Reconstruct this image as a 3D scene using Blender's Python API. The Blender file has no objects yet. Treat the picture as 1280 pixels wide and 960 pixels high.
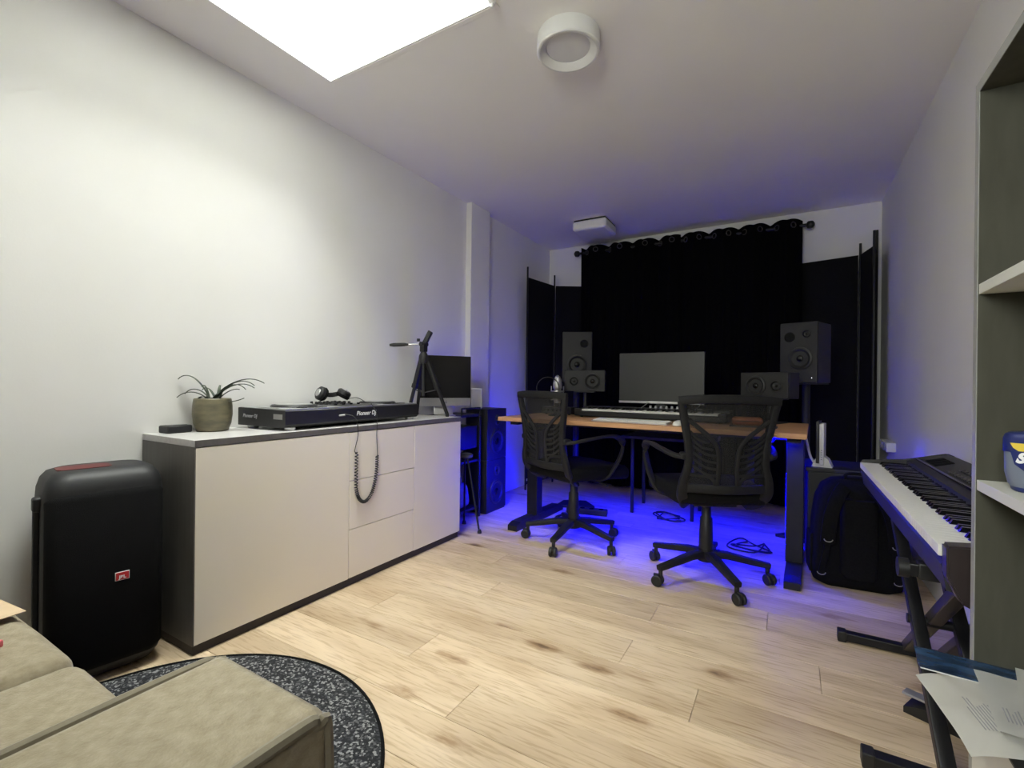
import bpy, bmesh, math, random
from mathutils import Vector, Matrix, Euler
random.seed(7)
R = math.radians
PI = math.pi
sc = bpy.context.scene
col = sc.collection

# ---------------------------------------------------------------- camera
CAM_H = 0.96
f_px, yaw, pitch, roll = 588.42, 0.5320, 0.0004, -0.0115
Fv = Vector((-math.sin(yaw)*math.cos(pitch), math.cos(yaw)*math.cos(pitch), math.sin(pitch)))
Rv = Vector((math.cos(yaw), math.sin(yaw), 0)); Uv = Rv.cross(Fv)
R2 = math.cos(roll)*Rv - math.sin(roll)*Uv; U2 = math.sin(roll)*Rv + math.cos(roll)*Uv
cam = bpy.data.objects.new('camera', bpy.data.cameras.new('camera')); col.objects.link(cam)
cam.data.sensor_width = 36; cam.data.lens = f_px*36/1280; cam.data.clip_start = 0.02
m = Matrix((R2, U2, -Fv)).transposed().to_4x4(); m.translation = (0, 0, CAM_H)
cam.matrix_world = m
sc.camera = cam

# ---------------------------------------------------------------- light
sc.view_settings.view_transform = 'Standard'
sc.view_settings.look = 'None'
sc.view_settings.gamma = 1.0
sc.view_settings.use_curve_mapping = False
sc.view_settings.exposure = 0.83
SKY = 30.0
world = bpy.data.worlds.new('overcast_sky'); sc.world = world; world.use_nodes = True
bg = world.node_tree.nodes['Background']
# even overcast sky: (1 + 2 sin elevation) / 3, dimmer ground below the horizon
wn, wl = world.node_tree.nodes, world.node_tree.links
wtc = wn.new('ShaderNodeTexCoord'); wsx = wn.new('ShaderNodeSeparateXYZ'); wl.new(wtc.outputs['Generated'], wsx.inputs[0])
wmr = wn.new('ShaderNodeMapRange'); wl.new(wsx.outputs['Z'], wmr.inputs[0])
wmr.inputs[1].default_value = 0.0; wmr.inputs[2].default_value = 1.0; wmr.inputs[3].default_value = SKY*0.45; wmr.inputs[4].default_value = SKY
wl.new(wmr.outputs[0], bg.inputs[1])
bg.inputs[0].default_value = (1.0, 0.995, 0.945, 1)
XL, XR, YB, YF, HC = -2.165, 0.586, 4.425, -0.80, 2.359      # room shell
SX0, SX1, SY0, SY1 = -1.856, -0.956, 0.42, 1.455             # skylight opening
po = bpy.data.lights.new('skylight_portal', 'AREA'); po.shape = 'RECTANGLE'
po.size = SX1-SX0; po.size_y = SY1-SY0; po.cycles.is_portal = True
pob = bpy.data.objects.new('skylight_portal', po); col.objects.link(pob)
pob.location = ((SX0+SX1)/2, (SY0+SY1)/2, HC+1.09)
GX0, GX1, GZ0, GZ1 = -0.75, 0.05, 1.25, 2.00                 # unseen window, added to light the surfaces facing the camera
pd = bpy.data.lights.new('fill_window_portal', 'AREA'); pd.shape = 'RECTANGLE'
pd.size = GX1-GX0; pd.size_y = GZ1-GZ0; pd.cycles.is_portal = True
pdb = bpy.data.objects.new('fill_window_portal', pd); col.objects.link(pdb)
pdb.location = ((GX0+GX1)/2, YF-0.16, (GZ0+GZ1)/2); pdb.rotation_euler = (-math.pi/2, 0, math.pi)

# ---------------------------------------------------------------- materials
MATS = {}
def mat(name, c, rough=0.6, metal=0.0, var=0.0, scale=20, bump=0.0, bscale=None, stretch=None, c2=None, spec=0.5, coat=0.0, sheen=0.0, alpha=1.0, objrand=False):
    mt = bpy.data.materials.new(name); mt.use_nodes = True
    nt = mt.node_tree; n = nt.nodes; l = nt.links; b = n['Principled BSDF']
    b.inputs['Roughness'].default_value = rough; b.inputs['Metallic'].default_value = metal
    b.inputs['Specular IOR Level'].default_value = spec
    if coat: b.inputs['Coat Weight'].default_value = coat; b.inputs['Coat Roughness'].default_value = 0.15
    if sheen: b.inputs['Sheen Weight'].default_value = sheen; b.inputs['Sheen Roughness'].default_value = 0.5
    c = tuple(c); b.inputs['Base Color'].default_value = (*c, 1)
    b.inputs['Alpha'].default_value = alpha
    if var or c2 or bump:
        tc = n.new('ShaderNodeTexCoord'); mp = n.new('ShaderNodeMapping')
        l.new(tc.outputs['Object'], mp.inputs[0])
        if stretch: mp.inputs['Scale'].default_value = stretch
        ns = n.new('ShaderNodeTexNoise'); ns.inputs['Scale'].default_value = scale; ns.inputs['Detail'].default_value = 6
        l.new(mp.outputs[0], ns.inputs['Vector'])
        if var or c2:
            rp = n.new('ShaderNodeValToRGB')
            a = c if c2 else tuple(max(0, x*(1-var)) for x in c)
            d = c2 if c2 else tuple(min(1, x*(1+var)) for x in c)
            rp.color_ramp.elements[0].position = 0.32; rp.color_ramp.elements[1].position = 0.68
            rp.color_ramp.elements[0].color = (*a, 1); rp.color_ramp.elements[1].color = (*d, 1)
            l.new(ns.outputs[0], rp.inputs[0]); l.new(rp.outputs[0], b.inputs['Base Color'])
        if bump:
            bp = n.new('ShaderNodeBump'); bp.inputs['Strength'].default_value = bump; bp.inputs['Distance'].default_value = 0.004
            src = ns
            if bscale:
                src = n.new('ShaderNodeTexNoise'); src.inputs['Scale'].default_value = bscale; src.inputs['Detail'].default_value = 4
                l.new(mp.outputs[0], src.inputs['Vector'])
            l.new(src.outputs[0], bp.inputs['Height']); l.new(bp.outputs[0], b.inputs['Normal'])
    MATS[name] = mt
    return mt

wall_m   = mat('white_plaster', (0.81, 0.80, 0.775), 0.9, var=0.015, scale=3, bump=0.06, bscale=140, spec=0.2)
ceil_m   = mat('ceiling_paint', (0.88, 0.855, 0.825), 0.9, var=0.015, scale=2, bump=0.04, bscale=140, spec=0.2)
shaft_m  = mat('shaft_white', (0.90, 0.90, 0.88), 0.8, var=0.01, spec=0.2)
trimw_m  = mat('white_paint', (0.80, 0.80, 0.78), 0.5, var=0.01)
grey_m   = mat('grey_melamine', (0.115, 0.107, 0.098), 0.55, c2=(0.135, 0.127, 0.117), scale=6, stretch=(14, 14, 1.0), bump=0.05)
glaretop_m= mat('melamine_top_glare', (0.50, 0.485, 0.475), 0.3, c2=(0.57, 0.555, 0.545), scale=8, stretch=(10, 1.0, 10))  # top lightened: its glare is put into the base colour
shelfg_m = mat('grey_green_melamine', (0.066, 0.065, 0.050), 0.85, c2=(0.078, 0.077, 0.060), scale=9, stretch=(6, 6, 1.2), bump=0.05, spec=0.12)
edge_m   = mat('grey_edge_band', (0.30, 0.30, 0.285), 0.5, var=0.04)
cream_m  = mat('cream_gloss', (0.86, 0.80, 0.68), 0.48, var=0.01, scale=2)
plinth_m = mat('dark_plinth', (0.035, 0.03, 0.03), 0.6, var=0.1)
white_m  = mat('white_melamine', (0.66, 0.66, 0.60), 0.5, var=0.015)
wplast_m = mat('white_plastic', (0.74, 0.74, 0.72), 0.4, var=0.01)
black_m  = mat('black_plastic', (0.013, 0.013, 0.014), 0.5, var=0.15, scale=60)
chair_m  = mat('charcoal_plastic', (0.0125, 0.0125, 0.013), 0.6, var=0.15, scale=80, bump=0.05, spec=0.3)
blackm_m = mat('black_metal', (0.010, 0.010, 0.012), 0.45, var=0.1, metal=0.2)
gloss_m  = mat('black_gloss', (0.006, 0.006, 0.007), 0.12, var=0.1)
fabricb_m= mat('black_fabric', (0.0065, 0.0065, 0.007), 0.95, var=0.25, scale=120, bump=0.25, spec=0.15)
curtain_m= mat('black_curtain_cloth', (0.0055, 0.0055, 0.006), 0.95, var=0.25, scale=200, bump=0.15, spec=0.1)
grille_m = mat('black_grille', (0.0055, 0.0055, 0.006), 0.85, var=0.4, scale=500, bump=0.4, spec=0.15)
silver_m = mat('silver_metal', (0.62, 0.62, 0.62), 0.3, metal=0.9, var=0.03)
dsil_m   = mat('dull_silver', (0.40, 0.40, 0.40), 0.4, metal=0.6, var=0.05)
screen_m = mat('dark_screen', (0.004, 0.004, 0.005), 0.18, var=0.05)
mon_m    = mat('screen_reflection_grey', (0.030, 0.031, 0.028), 0.45, var=0.03, scale=3)  # grey base imitates a dim reflection on the screen
deskw_m  = mat('desk_wood', (0.50, 0.265, 0.125), 0.5, c2=(0.62, 0.345, 0.175), scale=4, stretch=(2, 26, 26), bump=0.05)
sofa_m   = mat('khaki_velvet', (0.235, 0.198, 0.128), 0.9, c2=(0.315, 0.270, 0.188), scale=60, bump=0.35, bscale=220, sheen=0.25, spec=0.2)
pipe_m   = mat('khaki_piping', (0.20, 0.175, 0.125), 0.9, var=0.1, scale=90, sheen=0.2, spec=0.2)
key_m    = mat('ivory_keys', (0.78, 0.77, 0.72), 0.35, var=0.01)
pot_m    = mat('olive_glazed_clay', (0.10, 0.095, 0.06), 0.45, c2=(0.19, 0.165, 0.10), scale=14, stretch=(1, 1, 3), bump=0.1)
soil_m   = mat('soil', (0.03, 0.022, 0.015), 0.95, var=0.4, scale=120, bump=0.6)
leaf_m   = mat('leaf_green', (0.045, 0.06, 0.04), 0.55, c2=(0.10, 0.12, 0.085), scale=30, stretch=(8, 8, 1))
red_m    = mat('red_plastic', (0.55, 0.02, 0.025), 0.4, var=0.05)
whitet_m = mat('white_print', (0.80, 0.80, 0.80), 0.5, var=0.01)
greyt_m  = mat('grey_print', (0.34, 0.34, 0.36), 0.5, var=0.02)
paper_m  = mat('paper', (0.72, 0.715, 0.68), 0.8, var=0.02, scale=8)
kraft_m  = mat('kraft_card', (0.56, 0.42, 0.27), 0.8, var=0.06, scale=30)
pink_m   = mat('pink_sleeve', (0.70, 0.14, 0.16), 0.5, var=0.04)
leather_m= mat('orange_leather', (0.35, 0.115, 0.04), 0.5, var=0.12, scale=40, bump=0.1)
greyf_m  = mat('grey_bag_fabric', (0.16, 0.16, 0.18), 0.9, var=0.15, scale=60, bump=0.2)
bluec_m  = mat('navy_plastic', (0.012, 0.022, 0.13), 0.35, var=0.05)
greyb_m  = mat('blue_grey_plastic', (0.15, 0.175, 0.235), 0.45, var=0.04)
yellow_m = mat('yellow_print', (0.70, 0.52, 0.06), 0.5, var=0.1)
mag_m    = mat('magazine_cover', (0.003, 0.008, 0.024), 0.25, c2=(0.035, 0.08, 0.16), scale=14, stretch=(1, 3, 1))
pcheek_m = mat('piano_end_plastic', (0.035, 0.026, 0.026), 0.3, var=0.1)
ppanel_m = mat('piano_panel', (0.022, 0.021, 0.021), 0.5, var=0.1, scale=80)
xgrey_m  = mat('stand_grey_metal', (0.06, 0.055, 0.05), 0.4, metal=0.5, var=0.05)

def emit(name, c, s):
    mt = bpy.data.materials.new(name); mt.use_nodes = True
    nt = mt.node_tree; b = nt.nodes['Principled BSDF']
    b.inputs['Base Color'].default_value = (0.02, 0.02, 0.05, 1)
    b.inputs['Emission Color'].default_value = (*c, 1); b.inputs['Emission Strength'].default_value = s
    return mt
led_m = emit('blue_led', (0.0, 0.0, 1.0), 720.0)
led2_m = emit('blue_led_side', (0.0, 0.0, 1.0), 380.0)
led3_m = emit('blue_led_dim', (0.0, 0.0, 1.0), 80.0)
ledw_m = emit('white_led', (0.8, 0.9, 1.0), 3.0)

def glass_mat():
    mt = bpy.data.materials.new('skylight_glass'); mt.use_nodes = True
    nt = mt.node_tree; n = nt.nodes; l = nt.links
    for x in list(n):
        if x.type != 'OUTPUT_MATERIAL': n.remove(x)
    out = [x for x in n if x.type == 'OUTPUT_MATERIAL'][0]
    t = n.new('ShaderNodeBsdfTransparent'); t.inputs[0].default_value = (0.95, 0.97, 0.96, 1)
    g = n.new('ShaderNodeBsdfGlossy'); g.inputs['Roughness'].default_value = 0.03
    fr = n.new('ShaderNodeFresnel'); mx = n.new('ShaderNodeMixShader')
    l.new(fr.outputs[0], mx.inputs[0]); l.new(t.outputs[0], mx.inputs[1]); l.new(g.outputs[0], mx.inputs[2])
    l.new(mx.outputs[0], out.inputs[0]); return mt
glass_m = glass_mat()

def mesh_mat(name, c, fill):
    """woven see-through mesh: a share of the light passes between the threads"""
    mt = bpy.data.materials.new(name); mt.use_nodes = True
    nt = mt.node_tree; n = nt.nodes; l = nt.links
    out = [x for x in n if x.type == 'OUTPUT_MATERIAL'][0]; b = n['Principled BSDF']
    b.inputs['Base Color'].default_value = (*c, 1); b.inputs['Roughness'].default_value = 0.8
    t = n.new('ShaderNodeBsdfTransparent'); mx = n.new('ShaderNodeMixShader'); mx.inputs[0].default_value = fill
    l.new(t.outputs[0], mx.inputs[1]); l.new(b.outputs[0], mx.inputs[2]); l.new(mx.outputs[0], out.inputs[0])
    return mt
cmesh_m = mesh_mat('chair_mesh_weave', (0.02, 0.02, 0.02), 0.62)

def floor_mat():
    mt = bpy.data.materials.new('oak_laminate'); mt.use_nodes = True
    nt = mt.node_tree; n = nt.nodes; l = nt.links; b = n['Principled BSDF']
    tc = n.new('ShaderNodeTexCoord'); oi = n.new('ShaderNodeObjectInfo')
    mul = n.new('ShaderNodeVectorMath'); mul.operation = 'SCALE'; mul.inputs[0].default_value = (37.0, 21.0, 11.0)
    l.new(oi.outputs['Random'], mul.inputs['Scale'])
    add = n.new('ShaderNodeVectorMath'); l.new(tc.outputs['Object'], add.inputs[0]); l.new(mul.outputs[0], add.inputs[1])
    def mapped(s):
        mp = n.new('ShaderNodeMapping'); mp.inputs['Scale'].default_value = s; l.new(add.outputs[0], mp.inputs[0]); return mp.outputs[0]
    def noise(v, sc_, det, dist=0.0):
        x = n.new('ShaderNodeTexNoise'); x.inputs['Scale'].default_value = sc_; x.inputs['Detail'].default_value = det
        x.inputs['Distortion'].default_value = dist; l.new(v, x.inputs['Vector']); return x.outputs[0]
    def ramp(v, stops):
        r = n.new('ShaderNodeValToRGB'); l.new(v, r.inputs[0])
        while len(r.color_ramp.elements) < len(stops): r.color_ramp.elements.new(0.5)
        for e, (p_, c_) in zip(r.color_ramp.elements, stops): e.position = p_; e.color = (*c_, 1)
        return r.outputs[0]
    def mix(a, c_, fac, mode='MULTIPLY'):
        x = n.new('ShaderNodeMix'); x.data_type = 'RGBA'; x.blend_type = mode
        if hasattr(fac, 'name'): l.new(fac, x.inputs[0])
        else: x.inputs[0].default_value = fac
        l.new(a, x.inputs[6]); l.new(c_, x.inputs[7]); return x.outputs[2]
    broad = ramp(noise(mapped((1.0, 5.0, 1)), 1.6, 4, 0.6), [(0.30, (0.49, 0.365, 0.235)), (0.52, (0.62, 0.485, 0.33)), (0.75, (0.71, 0.575, 0.41))])
    fine = ramp(noise(mapped((3.2, 38.0, 1)), 3.2, 10, 0.3), [(0.36, (0.78, 0.73, 0.66)), (0.5, (1, 1, 1)), (0.8, (1.04, 1.03, 1.02))])
    c1 = mix(broad, fine, 0.85)
    # knots: dark lens-shaped spots stretched along the grain
    vo = n.new('ShaderNodeTexVoronoi'); vo.inputs['Scale'].default_value = 1.0; vo.inputs['Randomness'].default_value = 1.0
    l.new(mapped((2.1, 6.2, 1)), vo.inputs['Vector'])
    kd = n.new('ShaderNodeMath'); kd.operation = 'ADD'; l.new(vo.outputs['Distance'], kd.inputs[0])
    kn = n.new('ShaderNodeMath'); kn.operation = 'MULTIPLY'; kn.inputs[1].default_value = 0.22
    l.new(noise(mapped((6, 16, 1)), 3.0, 4), kn.inputs[0]); l.new(kn.outputs[0], kd.inputs[1])
    kr = ramp(kd.outputs[0], [(0.14, (0.20, 0.14, 0.10)), (0.19, (0.55, 0.45, 0.36)), (0.30, (1, 1, 1))])
    c2 = mix(c1, kr, 0.85)
    streak = ramp(noise(mapped((0.9, 14.0, 1)), 2.4, 3, 1.2), [(0.27, (0.60, 0.50, 0.40)), (0.36, (1, 1, 1))])
    c3 = mix(c2, streak, 0.65)
    hs = n.new('ShaderNodeHueSaturation'); l.new(c3, hs.inputs['Color'])
    vr = n.new('ShaderNodeMapRange'); vr.inputs[3].default_value = 0.92; vr.inputs[4].default_value = 1.10
    l.new(oi.outputs['Random'], vr.inputs[0]); l.new(vr.outputs[0], hs.inputs['Value'])
    l.new(hs.outputs[0], b.inputs['Base Color'])
    b.inputs['Roughness'].default_value = 0.42; b.inputs['Specular IOR Level'].default_value = 0.4
    bp = n.new('ShaderNodeBump'); bp.inputs['Strength'].default_value = 0.12; bp.inputs['Distance'].default_value = 0.002
    l.new(fine, bp.inputs['Height']); l.new(bp.outputs[0], b.inputs['Normal'])
    return mt
floor_m = floor_mat()

def rug_mat():
    mt = bpy.data.materials.new('flecked_rug'); mt.use_nodes = True
    nt = mt.node_tree; n = nt.nodes; l = nt.links; b = n['Principled BSDF']
    tc = n.new('ShaderNodeTexCoord')
    vo = n.new('ShaderNodeTexVoronoi'); vo.inputs['Scale'].default_value = 170; l.new(tc.outputs['Object'], vo.inputs['Vector'])
    r = n.new('ShaderNodeValToRGB'); r.color_ramp.interpolation = 'CONSTANT'
    sep = n.new('ShaderNodeSeparateColor'); l.new(vo.outputs['Color'], sep.inputs[0]); l.new(sep.outputs[0], r.inputs[0])
    el = r.color_ramp.elements; el[0].color = (0.012, 0.013, 0.016, 1); el[1].position = 0.45; el[1].color = (0.035, 0.037, 0.042, 1)
    e = el.new(0.68); e.color = (0.10, 0.10, 0.105, 1); e = el.new(0.84); e.color = (0.27, 0.27, 0.27, 1)
    l.new(r.outputs[0], b.inputs['Base Color']); b.inputs['Roughness'].default_value = 0.95
    bp = n.new('ShaderNodeBump'); bp.inputs['Strength'].default_value = 0.7; bp.inputs['Distance'].default_value = 0.004
    l.new(sep.outputs[0], bp.inputs['Height']); l.new(bp.outputs[0], b.inputs['Normal'])
    return mt
rug_m = rug_mat()

# ---------------------------------------------------------------- mesh helpers
def obj(name, bm, m, parent=None, smooth=True, angle=35):
    me = bpy.data.meshes.new(name)
    bmesh.ops.recalc_face_normals(bm, faces=bm.faces[:])
    bm.to_mesh(me); bm.free()
    if m: me.materials.append(m)
    if smooth:
        for p in me.polygons: p.use_smooth = True
        me.set_sharp_from_angle(angle=R(angle))
        if angle == 35:                      # flat sides of bevelled boxes keep their own normal
            for p in me.polygons:
                if max(abs(c) for c in p.normal) > 0.99995: p.use_smooth = False
    o = bpy.data.objects.new(name, me); col.objects.link(o)
    if parent: o.parent = parent
    return o
def obj_me(name, me, parent=None, loc=(0, 0, 0), rot=None, scale=None):
    o = bpy.data.objects.new(name, me); col.objects.link(o); o.location = loc
    if rot: o.rotation_euler = rot
    if scale: o.scale = scale
    if parent: o.parent = parent
    return o
def tag(o, label, cat, group=None):
    o['label'] = label; o['category'] = cat
    if group: o['group'] = group
    return o
def thing(name, label, cat, loc=(0, 0, 0), rz=0.0, group=None):
    o = bpy.data.objects.new(name, None); col.objects.link(o); o.empty_display_size = 0.05
    o.location = loc; o.rotation_euler = (0, 0, rz)
    return tag(o, label, cat, group)
def struct(o): o['kind'] = 'structure'; return o
NB = bmesh.new
def box(bm, x0, x1, y0, y1, z0, z1, bev=0.0, seg=2, M=None, edges=None):
    r = bmesh.ops.create_cube(bm, size=1.0)
    vs = r['verts']
    mt = Matrix.Translation(((x0+x1)/2, (y0+y1)/2, (z0+z1)/2)) @ Matrix.Diagonal((abs(x1-x0), abs(y1-y0), abs(z1-z0), 1))
    bmesh.ops.transform(bm, matrix=mt, verts=vs)
    allv = vs
    if bev:
        es = list({e for v in vs for e in v.link_edges})
        if edges: es = [e for e in es if edges(e)]
        rr = bmesh.ops.bevel(bm, geom=es, offset=bev, segments=seg, profile=0.5, affect='EDGES', clamp_overlap=True)
        allv = list({v for v in vs if v.is_valid} | {v for v in rr['verts'] if v.is_valid} | {v for f in rr['faces'] for v in f.verts})
        # gather whole island
        seen = set(allv); st = list(allv)
        while st:
            v = st.pop()
            for e in v.link_edges:
                w = e.other_vert(v)
                if w not in seen: seen.add(w); st.append(w)
        allv = list(seen)
    if M is not None: bmesh.ops.transform(bm, matrix=M, verts=allv)
    return bm
def vert_e(e): return abs(e.verts[0].co.z-e.verts[1].co.z) > 1e-6
def bx(name, dims, m, parent=None, bev=0.002, seg=2, M=None, edges=None, smooth=True):
    return obj(name, box(NB(), *dims, bev=bev, seg=seg, M=M, edges=edges), m, parent, smooth)
def frame(t, up):
    t = t.normalized(); s = t.cross(up)
    if s.length < 1e-4: s = t.cross(Vector((1, 0, 0)))
    s.normalize(); return s, s.cross(t).normalized()
def sweep(bm, pts, prof, up=None, closed=False, scale=None, caps=True):
    """sweep the profile [(a, b), ...] along pts; a = sideways, b = along the frame's up"""
    pts = [Vector(p) for p in pts]; N = len(pts); rings = []
    prev = None
    for i, p in enumerate(pts):
        if closed: t = pts[(i+1) % N]-pts[i-1]
        else: t = pts[min(i+1, N-1)]-pts[max(i-1, 0)]
        if t.length < 1e-9: t = Vector((0, 0, 1))
        if up is not None: s, u = frame(t, Vector(up))
        else:
            if prev is None: s, u = frame(t, Vector((0, 0, 1)) if abs(t.normalized().z) < 0.9 else Vector((0, 1, 0)))
            else:
                tn = t.normalized(); u = prev-tn*prev.dot(tn)
                if u.length < 1e-6: s, u = frame(t, Vector((0, 0, 1)))
                else: u.normalize(); s = tn.cross(u)
            prev = u
        k = scale[i] if scale else 1.0
        if not isinstance(k, tuple): k = (k, k)
        rings.append([bm.verts.new(p+s*a*k[0]+u*b*k[1]) for a, b in prof])
    n = len(prof); M_ = N if closed else N-1
    for i in range(M_):
        A, B = rings[i], rings[(i+1) % N]
        for j in range(n):
            bm.faces.new((A[j], A[(j+1) % n], B[(j+1) % n], B[j]))
    if caps and not closed:
        bm.faces.new(rings[0][::-1]); bm.faces.new(rings[-1])
    return bm
def circ(r, n=10, r2=None): return [(r*math.cos(2*PI*i/n), (r2 or r)*math.sin(2*PI*i/n)) for i in range(n)]
def rrect(w, h, r, k=3):
    o = []
    for cx, cy, a0 in ((w/2-r, h/2-r, 0), (-w/2+r, h/2-r, 90), (-w/2+r, -h/2+r, 180), (w/2-r, -h/2+r, 270)):
        for i in range(k+1): a = R(a0+90*i/k); o.append((cx+r*math.cos(a), cy+r*math.sin(a)))
    return o
def tube(bm, pts, r, n=8, closed=False): return sweep(bm, pts, circ(r, n), closed=closed)
def cyl(bm, p0, p1, r, n=16, r1=None): return sweep(bm, [p0, p1], circ(r, n), scale=[1, (r1/r if r1 is not None else 1)])
def lathe(bm, prof, n=32, M=None):
    """prof: [(radius, z), ...] revolved about z"""
    rings = []
    for r, z in prof:
        if r < 1e-6: rings.append([bm.verts.new((0, 0, z))])
        else: rings.append([bm.verts.new((r*math.cos(2*PI*i/n), r*math.sin(2*PI*i/n), z)) for i in range(n)])
    for A, B in zip(rings, rings[1:]):
        for i in range(n):
            q = [A[i % len(A)], A[(i+1) % len(A)], B[(i+1) % len(B)], B[i % len(B)]]
            q = list(dict.fromkeys(q))
            if len(q) > 2:
                try: bm.faces.new(q)
                except ValueError: pass
    if M is not None: bmesh.ops.transform(bm, matrix=M, verts=[v for r_ in rings for v in r_])
    return bm
def prism(bm, poly, axis, a0, a1):
    """extrude a 2-D polygon along x ('x': poly in y,z), y ('y': poly in x,z) or z ('z': poly in x,y)"""
    def mk(p, a): return {'x': (a, p[0], p[1]), 'y': (p[0], a, p[1]), 'z': (p[0], p[1], a)}[axis]
    A = [bm.verts.new(mk(p, a0)) for p in poly]; B = [bm.verts.new(mk(p, a1)) for p in poly]
    n = len(poly)
    for i in range(n): bm.faces.new((A[i], A[(i+1) % n], B[(i+1) % n], B[i]))
    bm.faces.new(A[::-1]); bm.faces.new(B); return bm
def bez(p0, p1, p2, p3, n=12):
    p0, p1, p2, p3 = map(Vector, (p0, p1, p2, p3)); o = []
    for i in range(n+1):
        t = i/n; o.append(p0*(1-t)**3+p1*3*t*(1-t)**2+p2*3*t*t*(1-t)+p3*t**3)
    return o
def smooth_path(pts, k=6):
    """Catmull-Rom through pts"""
    P = [Vector(p) for p in pts]; P = [P[0]*2-P[1]]+P+[P[-1]*2-P[-2]]; o = []
    for i in range(1, len(P)-2):
        for j in range(k):
            t = j/k; a, b, c, d = P[i-1:i+3]
            o.append(0.5*((2*b)+(c-a)*t+(2*a-5*b+4*c-d)*t*t+(3*b-a-3*c+d)*t**3))
    o.append(P[-2]); return o
def text(name, s, size, m, parent, M, depth=0.0006, shear=0.0, bold=0.0):
    cu = bpy.data.curves.new(name, 'FONT'); cu.body = s; cu.size = size; cu.extrude = depth; cu.align_x = 'CENTER'; cu.align_y = 'CENTER'
    cu.shear = shear; cu.offset = bold
    to = bpy.data.objects.new(name+'_tmp', cu); col.objects.link(to)
    dg = bpy.context.evaluated_depsgraph_get(); me = bpy.data.meshes.new_from_object(to.evaluated_get(dg))
    bpy.data.objects.remove(to); me.transform(M); me.materials.clear(); me.materials.append(m); me.name = name
    o = bpy.data.objects.new(name, me); col.objects.link(o); o.parent = parent; return o
def orient(loc, right, up):
    r = Vector(right).normalized(); u = Vector(up).normalized(); nn = r.cross(u)
    M = Matrix((r, u, nn)).transposed().to_4x4(); M.translation = loc; return M

# ================================================================ STRUCTURE
T = 0.12
fl = obj('floor', box(NB(), XL-T, XR+T, YF-T, YB+T, -0.10, -0.0122), mat('subfloor', (0.10, 0.075, 0.05), 0.9, var=0.1)); struct(fl)
PW, PLEN, GAP = 0.174, 1.29, 0.0011
ends = {0: -0.842, 1: -1.146, 2: -0.238, 3: -0.498, 4: 0.098}       # joints read off the photograph
row0 = 1.0735
r_lo = int(math.floor((YF-row0)/PW)); r_hi = int(math.ceil((YB-row0)/PW))
for r in range(r_lo, r_hi):
    y0 = max(YF, row0+r*PW); y1 = min(YB, row0+(r+1)*PW)
    if y1-y0 < 0.02: continue
    e = ends.get(r, random.uniform(0, PLEN))
    xs = [XL]; k = math.ceil((XL+0.05-e)/PLEN)
    while e+k*PLEN < XR-0.05: xs.append(e+k*PLEN); k += 1
    xs.append(XR)
    for a, b in zip(xs, xs[1:]):
        cx, cy = (a+b)/2, (y0+y1)/2; hx, hy = (b-a)/2-GAP/2, (y1-y0)/2-GAP/2
        bm = NB(); box(bm, -hx, hx, -hy, hy, -0.012, 0, bev=0.0009, seg=1, edges=lambda e_: e_.verts[0].co.z > -0.001 and e_.verts[1].co.z > -0.001)
        o = obj('plank', bm, floor_m, fl, smooth=False); o.location = (cx, cy, 0)

struct(obj('wall_left', box(NB(), XL-T, XL, YF-T, YB+T, -0.1, HC+0.2), wall_m))
struct(obj('wall_right', box(NB(), XR, XR+T, YF-T, YB+T, -0.1, HC+0.2), wall_m))
struct(obj('wall_back', box(NB(), XL, XR, YB, YB+T, -0.1, HC+0.2), wall_m))
bm = NB()
box(bm, XL, GX0, YF-T, YF, -0.1, HC+0.2); box(bm, GX1, XR, YF-T, YF, -0.1, HC+0.2)
box(bm, GX0, GX1, YF-T, YF, GZ1, HC+0.2); box(bm, GX0, GX1, YF-T, YF, -0.1, GZ0)
struct(obj('wall_front', bm, wall_m, smooth=False))
dr = struct(thing('fill_window', '', '')); del dr['label']; del dr['category']  # added fill window, out of view behind the camera
bm = NB()
for a in ((GX0, GX0+0.05, GZ0, GZ1), (GX1-0.05, GX1, GZ0, GZ1), (GX0+0.05, GX1-0.05, GZ0, GZ0+0.05), (GX0+0.05, GX1-0.05, GZ1-0.05, GZ1)): box(bm, a[0], a[1], YF-0.09, YF-0.03, a[2], a[3], bev=0.003)
obj('window_frame', bm, trimw_m, dr)
obj('pane', box(NB(), GX0+0.045, GX1-0.045, YF-0.064, YF-0.058, GZ0+0.045, GZ1-0.045), glass_m, dr, smooth=False)
bm = NB(); box(bm, GX1-0.035, GX1-0.015, YF-0.03, YF-0.012, 1.58, 1.64, bev=0.003); cyl(bm, (GX1-0.025, YF-0.012, 1.62), (GX1-0.025, YF-0.012, 1.50), 0.007, 10); obj('fill_window_handle', bm, silver_m, dr)
CT = 0.95  # shaft made extra deep to cut the skylight's light on the left wall
bm = NB()
box(bm, XL, SX0, YF, YB, HC, HC+CT); box(bm, SX1, XR, YF, YB, HC, HC+CT)
box(bm, SX0, SX1, YF, SY0, HC, HC+CT); box(bm, SX0, SX1, SY1, YB, HC, HC+CT)
ce = struct(obj('ceiling', bm, ceil_m, smooth=False))
bm = NB(); t_ = 0.006
box(bm, SX0, SX0+t_, SY0, SY1, HC-0.001, HC+CT+0.1); box(bm, SX1-t_, SX1, SY0, SY1, HC-0.001, HC+CT+0.1)
box(bm, SX0+t_, SX1-t_, SY0, SY0+t_, HC-0.001, HC+CT+0.1); box(bm, SX0+t_, SX1-t_, SY1-t_, SY1, HC-0.001, HC+CT+0.1)
obj('skylight_shaft', bm, shaft_m, ce, smooth=False)
win = struct(thing('window_1', '', '')); del win['label']; del win['category']
bm = NB(); fw = 0.05; z0 = HC+CT
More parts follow.
